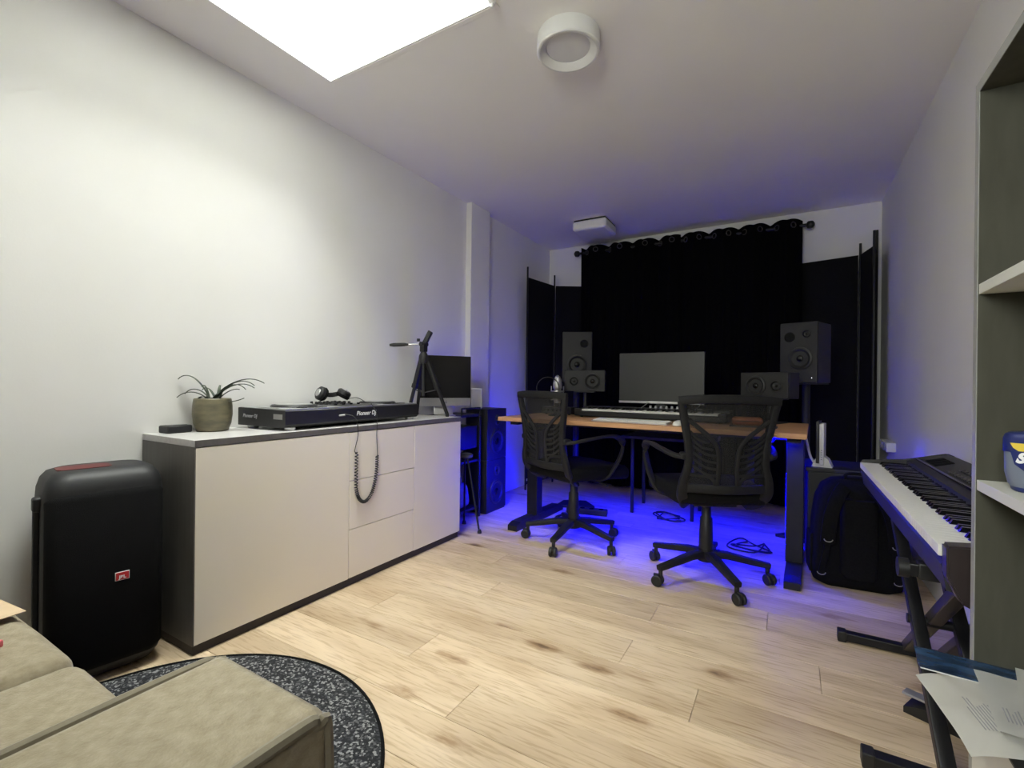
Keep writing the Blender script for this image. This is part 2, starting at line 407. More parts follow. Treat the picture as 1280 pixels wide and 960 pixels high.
for a in ((SX0, SX0+fw, SY0, SY1), (SX1-fw, SX1, SY0, SY1), (SX0+fw, SX1-fw, SY0, SY0+fw), (SX0+fw, SX1-fw, SY1-fw, SY1)):
    box(bm, *a, z0+0.02, z0+0.09, bev=0.004)
obj('window_frame', bm, trimw_m, win)
obj('pane', box(NB(), SX0+fw-0.005, SX1-fw+0.005, SY0+fw-0.005, SY1-fw+0.005, z0+0.05, z0+0.056), glass_m, win, smooth=False)
# wall pier on the left wall
struct(bx('trim_1', (XL, -2.116, 2.955, 3.215, 0, HC), wall_m, bev=0.003))
# painted bead round the skylight opening
bm = NB()
box(bm, SX1, SX1+0.018, SY0-0.018, SY1+0.018, HC-0.003, HC, bev=0.001); box(bm, SX0, SX1, SY1+0.002, SY1+0.022, HC-0.002, HC, bev=0.0008)
struct(obj('trim_2', bm, ceil_m))
bm = NB(); box(bm, -0.945, -0.925, 1.40, 1.43, HC-0.03, HC-0.006, bev=0.004); cyl(bm, (-0.935, 1.415, HC-0.03), (-0.935, 1.415, HC-0.045), 0.006, 10)
tag(obj('blind_bracket', bm, trimw_m), 'small pale blind bracket at the corner of the skylight', 'bracket')

# ================================================================ CEILING THINGS
t = thing('ceiling_lamp', 'white ring shaped ceiling lamp with a recessed centre', 'lamp', (-0.777, 1.735, HC))
ro, ri, hh = 0.125, 0.088, 0.066
obj('lamp_ring', lathe(NB(), [(ri*0.98, 0), (ro*0.99, 0), (ro, -0.004), (ro, -hh+0.004), (ro-0.004, -hh), (ro-0.012, -hh), (ri+0.003, -0.050), (ri, -0.047), (ri, 0)], 64), wplast_m, t)
obj('diffuser', lathe(NB(), [(0, -0.046), (ri*0.8, -0.047), (ri*0.985, -0.045), (ri*0.985, -0.004), (0, -0.004)], 48), wplast_m, t)
t = thing('ceiling_unit', 'white rounded box unit fixed to the ceiling in front of the curtain', 'air unit', (-1.46, 3.86, HC), R(1))
bx('housing', (-0.148, 0.148, -0.148, 0.148, -0.092, -0.010), trimw_m, t, bev=0.022, seg=4)
bx('back_plate', (-0.138, 0.138, -0.138, 0.138, -0.012, 0), blackm_m, t, bev=0.004)

# ================================================================ CURTAINS AND SCREENS
ROD_Z, ROD_Y = 2.236, 4.31
t = thing('curtain_rod', 'black curtain rod with ball ends above the black curtains', 'curtain rod', (-0.84, ROD_Y, ROD_Z))
obj('rod', cyl(NB(), (-0.955, 0, 0.012), (0.955, 0, -0.012), 0.0125, 16), blackm_m, t)
for s in (-1, 1):
    obj('finial', lathe(NB(), [(0, -0.03), (0.018, -0.026), (0.03, -0.008), (0.03, 0.008), (0.02, 0.024), (0, 0.03)], 20, Matrix.Translation((s*0.970, 0, -s*0.012))), blackm_m, t)
for x in (-0.88, 0.0, 0.88):
    bm = NB(); cyl(bm, (x, 0.012, 0), (x, 0.110, 0.0), 0.007, 10); box(bm, x-0.015, x+0.015, 0.106, 0.114, -0.03, 0.03, bev=0.003); obj('bracket', bm, blackm_m, t)
def curtain(x0, x1, nf, label, ph):
    t = thing('curtain', label, 'curtain', (0, ROD_Y-0.034, 0), 0, 'black eyelet curtains')
    n = nf*12; bm = NB(); rows = 14; g = []
    zt = ROD_Z+0.052
    for i in range(n+1):
        u = i/n; x = x0+(x1-x0)*u; a = u*nf*2*PI/2*1.0+ph
        line = []
        zt_l = zt-0.012*(x+0.84)/0.93
        for k in range(rows+1):
            v = k/rows; amp = 0.042*(1-0.35*v)+0.012*math.sin(3*u*PI+v*4)
            y = amp*math.sin(a)+0.008*math.sin(5.3*a+v*3)*v
            z = zt_l-(zt_l-0.03)*v
            if k == 0: z -= 0.016*(0.5-0.5*math.cos(2*a))
            line.append(bm.verts.new((x+0.008*math.sin(2*a+v), y, z)))
        g.append(line)
    for A, B in zip(g, g[1:]):
        for k in range(rows): bm.faces.new((A[k], B[k], B[k+1], A[k+1]))
    bmesh.ops.solidify(bm, geom=bm.faces[:], thickness=0.003)
    obj('cloth', bm, curtain_m, t, angle=80)
    tor = NB(); tube(tor, [(0.021*math.cos(q*PI/10), 0, 0.021*math.sin(q*PI/10)) for q in range(20)], 0.0045, 6, closed=True)
    first = None
    for k in range(nf):
        u = (k+0.5-ph/PI)/nf if False else (k+0.5)/nf
        a = u*nf*PI+ph; x = x0+(x1-x0)*u
        y = 0.042*math.sin(a); yy = -0.006 if True else y
        if first is None:
            first = obj('eyelet', tor, xgrey_m, t); o = first
        else: o = obj_me('eyelet', first.data, t)
        o.location = (x, y-0.006, ROD_Z-0.012*(x+0.84)/0.93); o.rotation_euler = (0, 0, math.atan2(math.cos(a)*0.042*PI*nf/(x1-x0), 1)*0.9)
    return t
curtain(-1.765, -0.835, 8, 'black eyelet curtain half hanging on the side of the white pier', 0.4)
curtain(-0.845, 0.075, 8, 'black eyelet curtain half hanging on the side of the wall socket box', 1.2)

def folding_screen(label, pts, tops, htop=1.935):
    t = thing('folding_screen', label, 'screen', (pts[0][0], pts[0][1], 0), 0, 'black folding screens')
    P = [Vector((x-pts[0][0], y-pts[0][1], 0)) for x, y in pts]
    for p, zt in zip(P, tops):
        o = obj('pole', tube(NB(), [p+Vector((0, 0, 0.0)), p+Vector((0, 0, zt))], 0.0085, 10), blackm_m, t)
    for a, b in zip(P, P[1:]):
        d = (b-a); L = d.length; M = Matrix.Translation(a) @ Matrix.Rotation(math.atan2(d.y, d.x), 4, 'Z')
        bx('panel', (0.012, L-0.012, -0.004, 0.004, 0.10, htop), fabricb_m, t, bev=0.002, M=M)
        bx('foot_rail', (0.0, L, -0.012, 0.012, 0.05, 0.075), blackm_m, t, bev=0.003, M=M)
    return t
folding_screen('black folding screen in the corner beside the white pier', [(-2.06, 3.76), (-2.006, 4.215), (-1.70, 4.408)], [2.03, 2.04, 2.03])
folding_screen('black folding screen in the corner along the wall with the socket box', [(0.0, 4.40), (0.445, 4.30), (0.497, 4.06), (0.550, 4.36)], [2.03, 2.03, 2.05, 2.13], 1.945)
# wall socket box
t = thing('socket_box', 'white socket box low on the wall behind the digital piano', 'socket', (XR, 3.93, 0.585))
bx('housing', (-0.05, 0, -0.14, 0.14, -0.03, 0.03), wplast_m, t, bev=0.005)
for y in (-0.07, 0.07): obj('outlet', lathe(NB(), [(0, 0.0), (0.018, 0.0), (0.022, 0.004), (0.022, -0.004), (0, -0.004)], 16, orient((-0.050, y, 0), (0, 1, 0), (0, 0, 1)) @ Matrix.Rotation(PI, 4, 'X')), edge_m, t)

# ================================================================ SIDEBOARD
CX0, CX1, CY0, CY1, CH = XL+0.003, -1.7705, 0.849, 2.383, 0.752
t = thing('sideboard', 'long grey and cream sideboard with two doors and three drawers', 'sideboard', (0, 0, 0))
bx('top_panel', (CX0, CX1, CY0, CY1, CH-0.024, CH), glaretop_m, t, bev=0.0015)
e = bx('edge_band', (CX1-0.0005, CX1+0.0008, CY0, CY1, CH-0.024, CH-0.0006), grey_m, t, bev=0)
bx('side_panel', (CX0, CX1-0.001, CY0, CY0+0.02, 0.035, CH-0.024), grey_m, t, bev=0.001)
bx('side_panel', (CX0, CX1-0.001, CY1-0.02, CY1, 0.035, CH-0.024), grey_m, t, bev=0.001)
bx('bottom_panel', (CX0, CX1-0.03, CY0+0.02, CY1-0.02, 0.035, 0.055), grey_m, t, bev=0.001)
bx('back_panel', (CX0, CX0+0.008, CY0+0.02, CY1-0.02, 0.055, CH-0.024), grey_m, t, bev=0)
bx('plinth', (CX0+0.02, CX1-0.012, CY0+0.006, CY1-0.006, 0, 0.035), plinth_m, t, bev=0.001)
d1, d2 = 1.5175, 1.960            # front joints
zf0, zf1 = 0.038, CH-0.028; g = 0.0016
for a, b in ((CY0+0.004, d1-g), (d2+g, CY1-0.003)):
    bx('door', (CX1-0.019, CX1, a, b, zf0, zf1), cream_m, t, bev=0.0012)
hz = (zf1-zf0)/3
for k in range(3): bx('drawer', (CX1-0.019, CX1, d1+g, d2-g, zf0+k*hz+g, zf0+(k+1)*hz-g), cream_m, t, bev=0.0012)
obj('divider', box(box(NB(), CX0+0.01, CX1-0.022, d1-0.008, d1+0.008, 0.055, CH-0.024), CX0+0.01, CX1-0.022, d2-0.008, d2+0.008, 0.055, CH-0.024), grey_m, t)

# ---- plant
t = thing('potted_plant', 'spider plant in an olive glazed clay pot on the sideboard', 'plant', (-2.068, 1.058, CH))
obj('pot', lathe(NB(), [(0, 0), (0.052, 0), (0.058, 0.004), (0.068, 0.032), (0.0725, 0.07), (0.0715, 0.105), (0.068, 0.132), (0.065, 0.135), (0.062, 0.132), (0.063, 0.113), (0.062, 0.110)], 40), pot_m, t)
obj('soil', lathe(NB(), [(0.0625, 0.114), (0.05, 0.119), (0, 0.122)], 24), soil_m, t)
def leaf(p0, p1, p2, p3, w):
    pts = bez(p0, p1, p2, p3, 14); n = len(pts)
    sc_ = [(max(0.06, math.sin(PI*min(1, 0.12+0.88*(1-i/(n-1)))**0.8) if i > n*0.5 else 0.75+0.25*min(1, i/4)),)*2 for i in range(n)]
    sc_ = [(max(0.05, (1-((i/(n-1))**2.2))), 1) for i in range(n)]
    return sweep(NB(), pts, [(-w, 0.002), (0, -0.0012), (w, 0.002), (0, 0.0)], scale=sc_, up=(0.01, 0.02, 1))
# across = the direction along the picture plane, here roughly (0.86, 0.51)
ax = Vector((0.862, 0.507, 0))
LV = [(-0.195, 0.075, 0.09), (-0.19, 0.0, 0.055), (-0.10, -0.045, 0.06), (-0.06, 0.03, 0.05), (0.20, 0.062, 0.085), (0.175, 0.042, 0.07), (0.13, 0.035, 0.075), (0.10, 0.035, 0.03), (0.13, 0.0, -0.01),
      (0.05, 0.045, 0.03), (0.02, 0.05, 0.04), (-0.03, -0.045, 0.05), (-0.045, 0.045, 0.05), (0.16, 0.052, 0.08), (-0.13, 0.015, 0.06)]
for i, (dx, dz, bow) in enumerate(LV):
    st = Vector((0.012*math.cos(i*2.4), 0.012*math.sin(i*2.4), 0.119)); dep = Vector((0.507, -0.862, 0))*random.uniform(-0.05, 0.03)*(0.5 if dx < 0 else 0.8)
    if dx < -0.1: st += ax*-0.015
    if i in (7, 8, 9, 10): st += ax*0.03
    end = Vector((0, 0, 0.137+dz))+ax*dx+dep
    if end.x < -0.09: end.x = -0.09
    a = st.lerp(end, 0.3)+Vector((0, 0, bow*0.75)); b = st.lerp(end, 0.72)+Vector((0, 0, bow*0.75))
    obj('leaf', leaf(st, a, b, end, 0.0105 if abs(dx) > 0.06 else 0.007), leaf_m, t, angle=60)
# ---- small black box
t = thing('black_dock', 'small black charging dock beside the plant pot', 'dock', (-2.105, 0.938, CH), R(4))
bx('body', (-0.035, 0.035, -0.045, 0.045, 0, 0.030), black_m, t, bev=0.006, seg=3)
bx('slot', (-0.016, 0.016, -0.03, 0.034, 0.0295, 0.0312), gloss_m, t, bev=0.0005)

# ---- DJ controller
CL = 0.87
crot = math.atan2(-0.055, CL)                       # long side runs along +y
t = thing('dj_controller', 'large black two deck DJ controller lying on the sideboard', 'controller', (-1.985, 1.635, CH), R(3.2))
DW, DH = 0.315, 0.086
z0 = 0.014
prism_b = [(-DW/2, z0), (DW/2-0.012, z0), (DW/2, z0+0.012), (DW/2, DH-0.004), (DW/2-0.004, DH), (-DW/2+0.004, DH+0.006), (-DW/2, DH+0.002)]
obj('body', prism(NB(), prism_b, 'y', -CL/2, CL/2), black_m, t)
bx('top_plate', (-DW/2+0.006, DW/2-0.006, -CL/2+0.006, CL/2-0.006, DH-0.002, DH+0.007), dsil_m, t, bev=0.002)
for x in (-DW/2+0.04, DW/2-0.03):
    for y in (-CL/2+0.045, CL/2-0.045):
        obj('foot', lathe(NB(), [(0, 0), (0.021, 0), (0.023, 0.003), (0.023, 0.013), (0.02, 0.015), (0, 0.015)], 20, Matrix.Translation((x, y, 0))), silver_m, t)
for s in (-1, 1):
    j = obj('jog_wheel', lathe(NB(), [(0, 0.012), (0.07, 0.012), (0.094, 0.010), (0.10, 0.004), (0.10, 0)], 48, Matrix.Translation((0.0, s*0.27, DH+0.007))), black_m, t)
    obj('jog_plate', lathe(NB(), [(0, 0.0016), (0.074, 0.0016), (0.078, 0), (0, 0)], 40, Matrix.Translation((0.0, s*0.27, DH+0.0185))), silver_m, j)
    for k in range(8):
        bx('pad', (0.10+0.022*(k // 4), 0.118+0.022*(k // 4), s*0.27-0.07+0.036*(k % 4), s*0.27-0.042+0.036*(k % 4), DH+0.006, DH+0.0105), gloss_m, t, bev=0.002)
    bx('pitch_slot', (-0.06, 0.08, s*0.41-0.006, s*0.41+0.006, DH+0.006, DH+0.0078), gloss_m, t, bev=0.0005)
bx('mixer_panel', (-DW/2+0.012, DW/2-0.012, -0.115, 0.115, DH+0.0065, DH+0.009), black_m, t, bev=0.001)
for i in range(4):
    for k in range(4):
        obj('knob', lathe(NB(), [(0, 0.014), (0.006, 0.0135), (0.0072, 0.011), (0.0085, 0)], 12, Matrix.Translation((-0.12+k*0.035, -0.075+i*0.05, DH+0.009))), black_m, t)
    bx('fader', (0.045, 0.057, -0.081+i*0.05, -0.069+i*0.05, DH+0.009, DH+0.018), gloss_m, t, bev=0.002)
bx('rating_plate', (DW/2-0.075, DW/2-0.018, -CL/2-0.0008, -CL/2+0.0005, 0.048, 0.070), silver_m, t, bev=0)
text('front_lettering', 'Pioneer DJ', 0.030, whitet_m, t, orient((DW/2+0.0002, 0.025, 0.055), (0, 1, 0), (0, 0, 1)), shear=0.2, bold=0.0004)
text('side_lettering', 'Pioneer DJ', 0.022, greyt_m, t, orient((-0.075, -CL/2-0.0002, 0.056), (1, 0, 0), (0, 0, 1)), shear=0.2, bold=0.0003)

# ---- headphones with coiled cable
HPX, HPY, HPZ = -2.03, 1.625, CH+DH+0.034
t = thing('headphones', 'black folded headphones with a coiled cable lying on the DJ controller', 'headphones', (HPX, HPY, HPZ), R(60))
for s, rz, tl in ((-1, 0.4, 1.2), (1, -0.3, 0.5)):
    M = Matrix.Translation((s*0.058, 0.01*s, 0.030)) @ Matrix.Rotation(rz, 4, 'Z') @ Matrix.Rotation(tl*s, 4, 'Y')
    e = obj('ear_cup', lathe(NB(), [(0, 0.018), (0.026, 0.017), (0.035, 0.010), (0.036, -0.004), (0.03, -0.010), (0, -0.010)], 28, M), black_m, t)
    obj('ear_pad', lathe(NB(), [(0.016, -0.010), (0.020, -0.022), (0.032, -0.023), (0.037, -0.014), (0.034, -0.006)], 28, M), fabricb_m, e)
    obj('cup_disc', lathe(NB(), [(0, 0.0195), (0.018, 0.0195), (0.02, 0.0175)], 24, M), dsil_m, e)
obj('headband', sweep(NB(), smooth_path([(-0.07, 0.0, 0.035), (-0.05, 0.05, 0.03), (0.0, 0.075, 0.02), (0.05, 0.05, 0.03), (0.07, 0.0, 0.035)], 6), rrect(0.006, 0.024, 0.002), up=(0, 0, 1)), black_m, t)
# cable in world space -> local of the headphones
Minv = (Matrix.Translation((HPX, HPY, HPZ)) @ Matrix.Rotation(R(60), 4, 'Z')).inverted()
CXF = CX1+0.012
lead1 = smooth_path([(-1.815, 1.505, 0.805), (-1.795, 1.52, 0.808), (-1.765, 1.545, 0.79), (CXF, 1.555, 0.72), (CXF, 1.540, 0.655), (CXF, 1.535, 0.635), (CXF, 1.545, 0.628)], 6)
lead2 = smooth_path([(HPX+0.05, HPY+0.06, 0.876), (-1.93, 1.70, 0.880), (-1.85, 1.69, 0.857), (-1.80, 1.675, 0.852), (CXF, 1.672, 0.80), (CXF, 1.672, 0.70), (CXF, 1.678, 0.61), (CXF, 1.672, 0.595)], 6)
ctr = smooth_path([(CXF, 1.548, 0.63), (CXF, 1.546, 0.54), (CXF, 1.548, 0.455), (CXF, 1.567, 0.405), (CXF, 1.60, 0.386), (CXF, 1.638, 0.41), (CXF, 1.66, 0.46), (CXF, 1.674, 0.53), (CXF, 1.676, 0.60)], 40)
hel = []
for i, p in enumerate(ctr):
    tg = (ctr[min(i+1, len(ctr)-1)]-ctr[max(i-1, 0)]).normalized(); a = i*0.95
    nx = Vector((1, 0, 0)); ny = tg.cross(nx).normalized(); hel.append(p+nx*0.0068*math.cos(a)+ny*0.0068*math.sin(a))
bm = NB(); tube(bm, lead1, 0.0018, 6); tube(bm, lead2, 0.0018, 6); bm.transform(Minv); obj('cable', bm, black_m, t)
bm = NB(); tube(bm, hel, 0.0026, 5); bm.transform(Minv); obj('coiled_cable', bm, black_m, t, angle=80)
bm = NB(); cyl(bm, (-1.822, 1.497, 0.803), (-1.80, 1.512, 0.806), 0.005, 10); bm.transform(Minv); obj('plug', bm, dsil_m, t)

# ---- tripod
t = thing('camera_tripod', 'small black camera tripod with a pan handle standing on the sideboard', 'tripod', (-1.945, 2.225, CH))
feet = [(0.108, 0.105), (-0.10, -0.025), (-0.015, -0.12)]
feet = [(0.105, 0.108), (-0.118, -0.005), (-0.165, 0.13)]
t.scale = (1, 1, 1.08)
hubz = 0.335
for fx, fy in feet:
    a = Vector((fx*0.12, fy*0.12, hubz)); b = Vector((fx, fy, 0.012)); mid = a.lerp(b, 0.48)
    l = obj('leg', sweep(NB(), [a, mid], rrect(0.030, 0.024, 0.005, 2)), black_m, t)
    obj('lower_leg', sweep(NB(), [mid, b], rrect(0.019, 0.016, 0.003, 2)), black_m, l)
    bm = NB(); sweep(bm, [mid+(b-a)*-0.02, mid+(b-a)*0.05], rrect(0.034, 0.028, 0.005, 2)); obj('leg_clamp', bm, black_m, l)
    obj('rubber_foot', lathe(NB(), [(0, -0.012), (0.010, -0.012), (0.012, -0.004), (0.010, 0.008), (0, 0.01)], 14, Matrix.Translation(b)), black_m, l)
    br = a.lerp(b, 0.55)
    obj('brace', tube(NB(), [Vector((0, 0, br.z-0.02)), br], 0.003, 6), black_m, t)
obj('centre_column', tube(NB(), [(0, 0, 0.12), (0, 0, 0.38)], 0.0095, 12), black_m, t)
obj('hub', lathe(NB(), [(0, hubz-0.03), (0.026, hubz-0.03), (0.031, hubz-0.01), (0.028, hubz+0.015), (0.017, hubz+0.035), (0, hubz+0.035)], 20), black_m, t)
bm = NB(); box(bm, -0.017, 0.017, -0.02, 0.02, 0.37, 0.425, bev=0.006); cyl(bm, (0, -0.03, 0.415), (0, 0.03, 0.415), 0.013, 14)
hd = obj('pan_head', bm, black_m, t)
Mh = Matrix.Translation((0.012, 0.02, 0.45)) @ Matrix.Rotation(R(30), 4, 'Z') @ Matrix.Rotation(R(-62), 4, 'Y')
bm = NB(); box(bm, -0.04, 0.045, -0.024, 0.024, -0.012, 0.014, bev=0.005, M=Mh); obj('mount_plate', bm, black_m, hd)
obj('pan_handle', tube(NB(), [(0, -0.01, 0.415), (-0.035, -0.05, 0.412), (-0.065, -0.075, 0.410)], 0.0035, 8), silver_m, hd)
obj('handle_grip', sweep(NB(), [(-0.06, -0.072, 0.410), (-0.075, -0.09, 0.409), (-0.12, -0.135, 0.405), (-0.138, -0.15, 0.404)], circ(0.010, 10), scale=[0.6, 1, 1.1, 0.7]), black_m, hd)
obj('lock_knob', lathe(NB(), [(0, -0.008), (0.010, -0.008), (0.010, 0.008), (0, 0.008)], 14, Matrix.Translation((-0.025, -0.02, 0.438))), black_m, hd)

# ---- black rack beyond the sideboard, with the all-in-one computer on it
t = thing('equipment_rack', 'low black equipment rack between the sideboard and stacked loudspeakers', 'rack', (-2.04, 2.625, 0))
RX, RY = 0.105, 0.20
bx('rack_top', (-RX, RX, -RY, RY, 0.725, 0.745), black_m, t, bev=0.003)
bx('rack_shelf', (-RX, RX, -RY, RY, 0.40, 0.418), black_m, t, bev=0.003)
bx('rack_shelf', (-RX, RX, -RY, RY, 0.06, 0.078), black_m, t, bev=0.003)
for sx in (-1, 1):
    for sy in (-1, 1): bx('post', (sx*RX-0.011, sx*RX+0.011, sy*RY-0.011, sy*RY+0.011, 0, 0.725), blackm_m, t, bev=0.003)
bx('back_board', (-RX+0.005, -RX+0.012, -RY, RY, 0.078, 0.725), black_m, t, bev=0)
bx('amplifier_front', (-RX+0.02, RX-0.004, -RY+0.03, RY-0.02, 0.50, 0.66), black_m, t, bev=0.004)
obj('rail', tube(NB(), [(RX+0.012, -0.03, 0.735), (RX+0.012, -0.03, 0.787), (RX+0.012, RY-0.01, 0.787), (RX+0.012, RY-0.01, 0.735)], 0.006, 8), blackm_m, t)

iL, iR = Vector((-2.075, 2.345, 0)), Vector((-1.872, 2.625, 0)); iw = (iR-iL).length
t = thing('desktop_computer', 'silver all in one computer with a switched off black screen behind the tripod', 'computer', (*((iL+iR)/2).xy, 0.745), math.atan2((iR-iL).y, (iR-iL).x))
# local x along the screen, -y towards the viewer
zc0, zc1, zs1 = 0.063, 0.118, 0.400
bx('case', (-iw/2, iw/2, 0.004, 0.022, zc0, zs1), silver_m, t, bev=0.006)
bx('chin', (-iw/2, iw/2, -0.001, 0.006, zc0, zc1), silver_m, t, bev=0.002)
bx('screen', (-iw/2, iw/2, -0.001, 0.006, zc1, zs1), screen_m, t, bev=0.002)
bm = NB(); lathe(bm, [(0, 0.001), (0.008, 0.001), (0.0085, 0)], 16, orient((-0.0, -0.001, 0.088), (1, 0, 0), (0, 0, 1)))
lathe(bm, [(0, 0.001), (0.0028, 0.001), (0.003, 0)], 10, orient((0.003, -0.001, 0.0995), (1, 0, 0), (0, 0, 1))); obj('emblem', bm, greyt_m, t)
obj('stand_neck', sweep(NB(), bez((0, 0.02, 0.24), (0, 0.06, 0.18), (0, 0.075, 0.06), (0, 0.05, 0.006), 10), rrect(0.13, 0.008, 0.002, 2), up=(0, -1, 0.2)), silver_m, t)
bx('stand_foot', (-0.06, 0.06, -0.03, 0.07, 0.0004, 0.006), silver_m, t, bev=0.002)

# ---- stacked loudspeakers by the left wall
def driver(parent, cx, cz, r, yfront, cone=black_m, cap=gloss_m, name='woofer'):
    """front of the box faces -y"""
    M = orient((cx, yfront, cz), (1, 0, 0), (0, 0, 1))
    w = obj(name, lathe(NB(), [(r*1.12, 0.0), (r*1.10, 0.004), (r, 0.005), (r*0.93, 0.007), (r*0.84, 0.004), (r*0.80, 0.001), (r*0.36, -0.016), (0, -0.016)], 36, M), cone, parent)
    obj('dust_cap', lathe(NB(), [(r*0.40, -0.015), (r*0.34, -0.003), (r*0.2, 0.004), (0, 0.006)], 24, M), cap, w)
    return w
def speaker_box(name, label, w, h, d, loc, rz, drivers, group=None, port=None, led=None, ring=None):
    t = thing(name, label, 'speaker', loc, rz, group)
    # cabinet with drum-cut recesses behind the drivers
    bx('cabinet', (-w/2, w/2, 0.018, d, 0, h), black_m, t, bev=0.004)
    bx('baffle', (-w/2, w/2, 0.0, 0.018, 0, h), baffle_m, t, bev=0.004)
    for cx, cz, r, nm in drivers: driver(t, cx, cz, r, -0.0015-0.017*0, name=nm)
    if port: obj('port', lathe(NB(), [(0, -0.0), (port[2]*0.9, 0.0006), (port[2], 0.003), (port[2]*1.1, 0.001), (port[2]*1.1, -0.001)], 28, orient((port[0], -0.001, port[1]), (1, 0, 0), (0, 0, 1))), portshade_m, t)
    if led: obj('power_led', lathe(NB(), [(0, 0.003), (0.0015, 0.002), (0.002, 0)], 10, orient((led[0], -0.0005, led[1]), (1, 0, 0), (0, 0, 1))), ledw_m, t)
    return t
dred_m = mat('dark_red_rubber', (0.10, 0.012, 0.012), 0.6, var=0.1)
baffle_m = mat('speaker_baffle', (0.011, 0.011, 0.0115), 0.6, var=0.1, scale=120, bump=0.05)
portshade_m = mat('port_shade', (0.002, 0.002, 0.002), 0.9)  # near-black colour stands in for the shade inside the port
SW, SH, SD = 0.268, 0.380, 0.195
for k in range(2):
    z = 0.012+k*(SH+0.001)
    speaker_box('bookshelf_speaker', ['black two way loudspeaker, lower of the stack by the white pier', 'black two way loudspeaker, upper of the stack by the white pier'][k], SW, SH, SD, (-1.905, 3.022, z), R(90), [(0.0, 0.135, 0.085, 'woofer'), (0.0, 0.295, 0.035, 'tweeter')], 'stacked black loudspeakers')
t = thing('speaker_plinth', 'thin black plinth under the stacked loudspeakers', 'plinth', (-2.0, 3.022, 0))
bx('board', (-0.10, 0.09, -0.13, 0.13, 0, 0.012), black_m, t, bev=0.003)
t = thing('router_box', 'upright white router box standing on the stacked loudspeakers', 'router', (-2.055, 2.965, 0.774), R(30))
bx('housing', (-0.042, 0.042, -0.03, 0.03, 0, 0.150), wplast_m, t, bev=0.008, seg=3)
bx('foot', (-0.036, 0.036, -0.026, 0.026, -0.001, 0.003), greyt_m, t, bev=0)

# ---- stool and grey bag between the sideboard and the rack
t = thing('stool', 'black stool on thin splayed legs at the end of the sideboard', 'stool', (-1.875, 2.575, 0))
obj('seat', lathe(NB(), [(0, 0.462), (0.044, 0.462), (0.052, 0.47), (0.052, 0.484), (0.044, 0.49), (0, 0.492)], 28), mat('blue_grey_seat', (0.06, 0.06, 0.08), 0.6, var=0.1), t)
for a in (-22, 128, 228):
    d = Vector((math.cos(R(a)), math.sin(R(a)), 0)); k = 0.18 if a == -22 else 0.05
    l = obj('leg', tube(NB(), [d*0.03+Vector((0, 0, 0.468)), d*k+Vector((0, 0, 0.01))], 0.0065, 8), blackm_m, t)
    obj('rubber_foot', lathe(NB(), [(0, 0), (0.014, 0), (0.014, 0.01), (0.009, 0.024), (0, 0.024)], 14, Matrix.Translation(d*(k+0.003))), black_m, l)
t = thing('grey_bag', 'grey fabric bag stowed in the low black rack', 'bag', (-2.03, 2.60, 0.078))
bm = NB(); box(bm, -0.085, 0.085, -0.14, 0.15, 0, 0.19, bev=0.05, seg=4)
for v in bm.verts: v.co.x += 0.008*math.sin(v.co.y*50+v.co.z*30); v.co.z += 0.01*math.sin(v.co.y*35)*(v.co.z/0.19)
obj('body', bm, greyf_m, t, angle=70)
obj('handle', tube(NB(), smooth_path([(0.05, -0.06, 0.175), (0.06, -0.05, 0.225), (0.06, 0.05, 0.225), (0.05, 0.06, 0.175)], 6), 0.007, 8), greyf_m, t)

# ================================================================ PARTY SPEAKER
t = thing('party_speaker', 'tall black party loudspeaker with red badge beside the sideboard', 'speaker', (-1.868, 0.646, 0.0), R(90-9))
# local: front faces -y, x to the viewer's right
w, d, h = 0.305, 0.245, 0.672
def rpoly(w_, y0, y1, r1, r2, k=5):
    o = []
    for cx, cy, a0, r in ((w_/2-r2, y1-r2, 0, r2), (-w_/2+r2, y1-r2, 90, r2), (-w_/2+r1, y0+r1, 180, r1), (w_/2-r1, y0+r1, 270, r1)):
        for i in range(k+1): a = R(a0+90*i/k); o.append((cx+r*math.cos(a), cy+r*math.sin(a)))
    return o
def lofted(sections):
    bm = NB(); rings = [[bm.verts.new((x, y, z)) for x, y in p] for p, z in sections]
    for A, B in zip(rings, rings[1:]):
        n = len(A)
        for i in range(n): bm.faces.new((A[i], A[(i+1) % n], B[(i+1) % n], B[i]))
    bm.faces.new(rings[0][::-1]); bm.faces.new(rings[-1]); return bm
body_secs = []
for z, k in ((0.004, 0.055), (0.018, 0.028), (0.045, 0.010), (0.10, 0.0), (0.56, 0.0), (0.615, 0.004), (0.645, 0.014), (0.664, 0.032), (h, 0.06)):
    body_secs.append((rpoly(w-2*k*0.75, k*0.9, d-k*0.6, 0.045, 0.05), z))
obj('cabinet', lofted(body_secs), mat('party_speaker_shell', (0.011, 0.0115, 0.013), 0.55, var=0.1, scale=60), t, angle=50)
bm = lofted([(rpoly(w-0.010-2*k, -0.006+k, 0.06, 0.035, 0.01), z) for z, k in ((0.040, 0.03), (0.050, 0.010), (0.07, 0.0), (0.585, 0.0), (0.606, 0.010), (0.612, 0.03))])
obj('grille', bm, grille_m, t, angle=50)
bgd = bx('badge', (0.015, 0.052, -0.0085, -0.005, 0.312, 0.339), whitet_m, t, bev=0.001)
bx('badge_face', (0.0168, 0.0502, -0.0094, -0.008, 0.3138, 0.3372), red_m, bgd, bev=0)
text('badge_lettering', 'JBL', 0.0135, whitet_m, bgd, orient((0.0335, -0.0096, 0.3225), (1, 0, 0), (0, 0, 1)), bold=0.0006)
obj('top_recess', lofted([(rpoly(0.135, 0.075, 0.165, 0.02, 0.02), h-0.004), (rpoly(0.135, 0.075, 0.165, 0.02, 0.02), h+0.0015)]), dred_m, t)
for v in t.children[-1].data.vertices: v.co.x -= 0.045
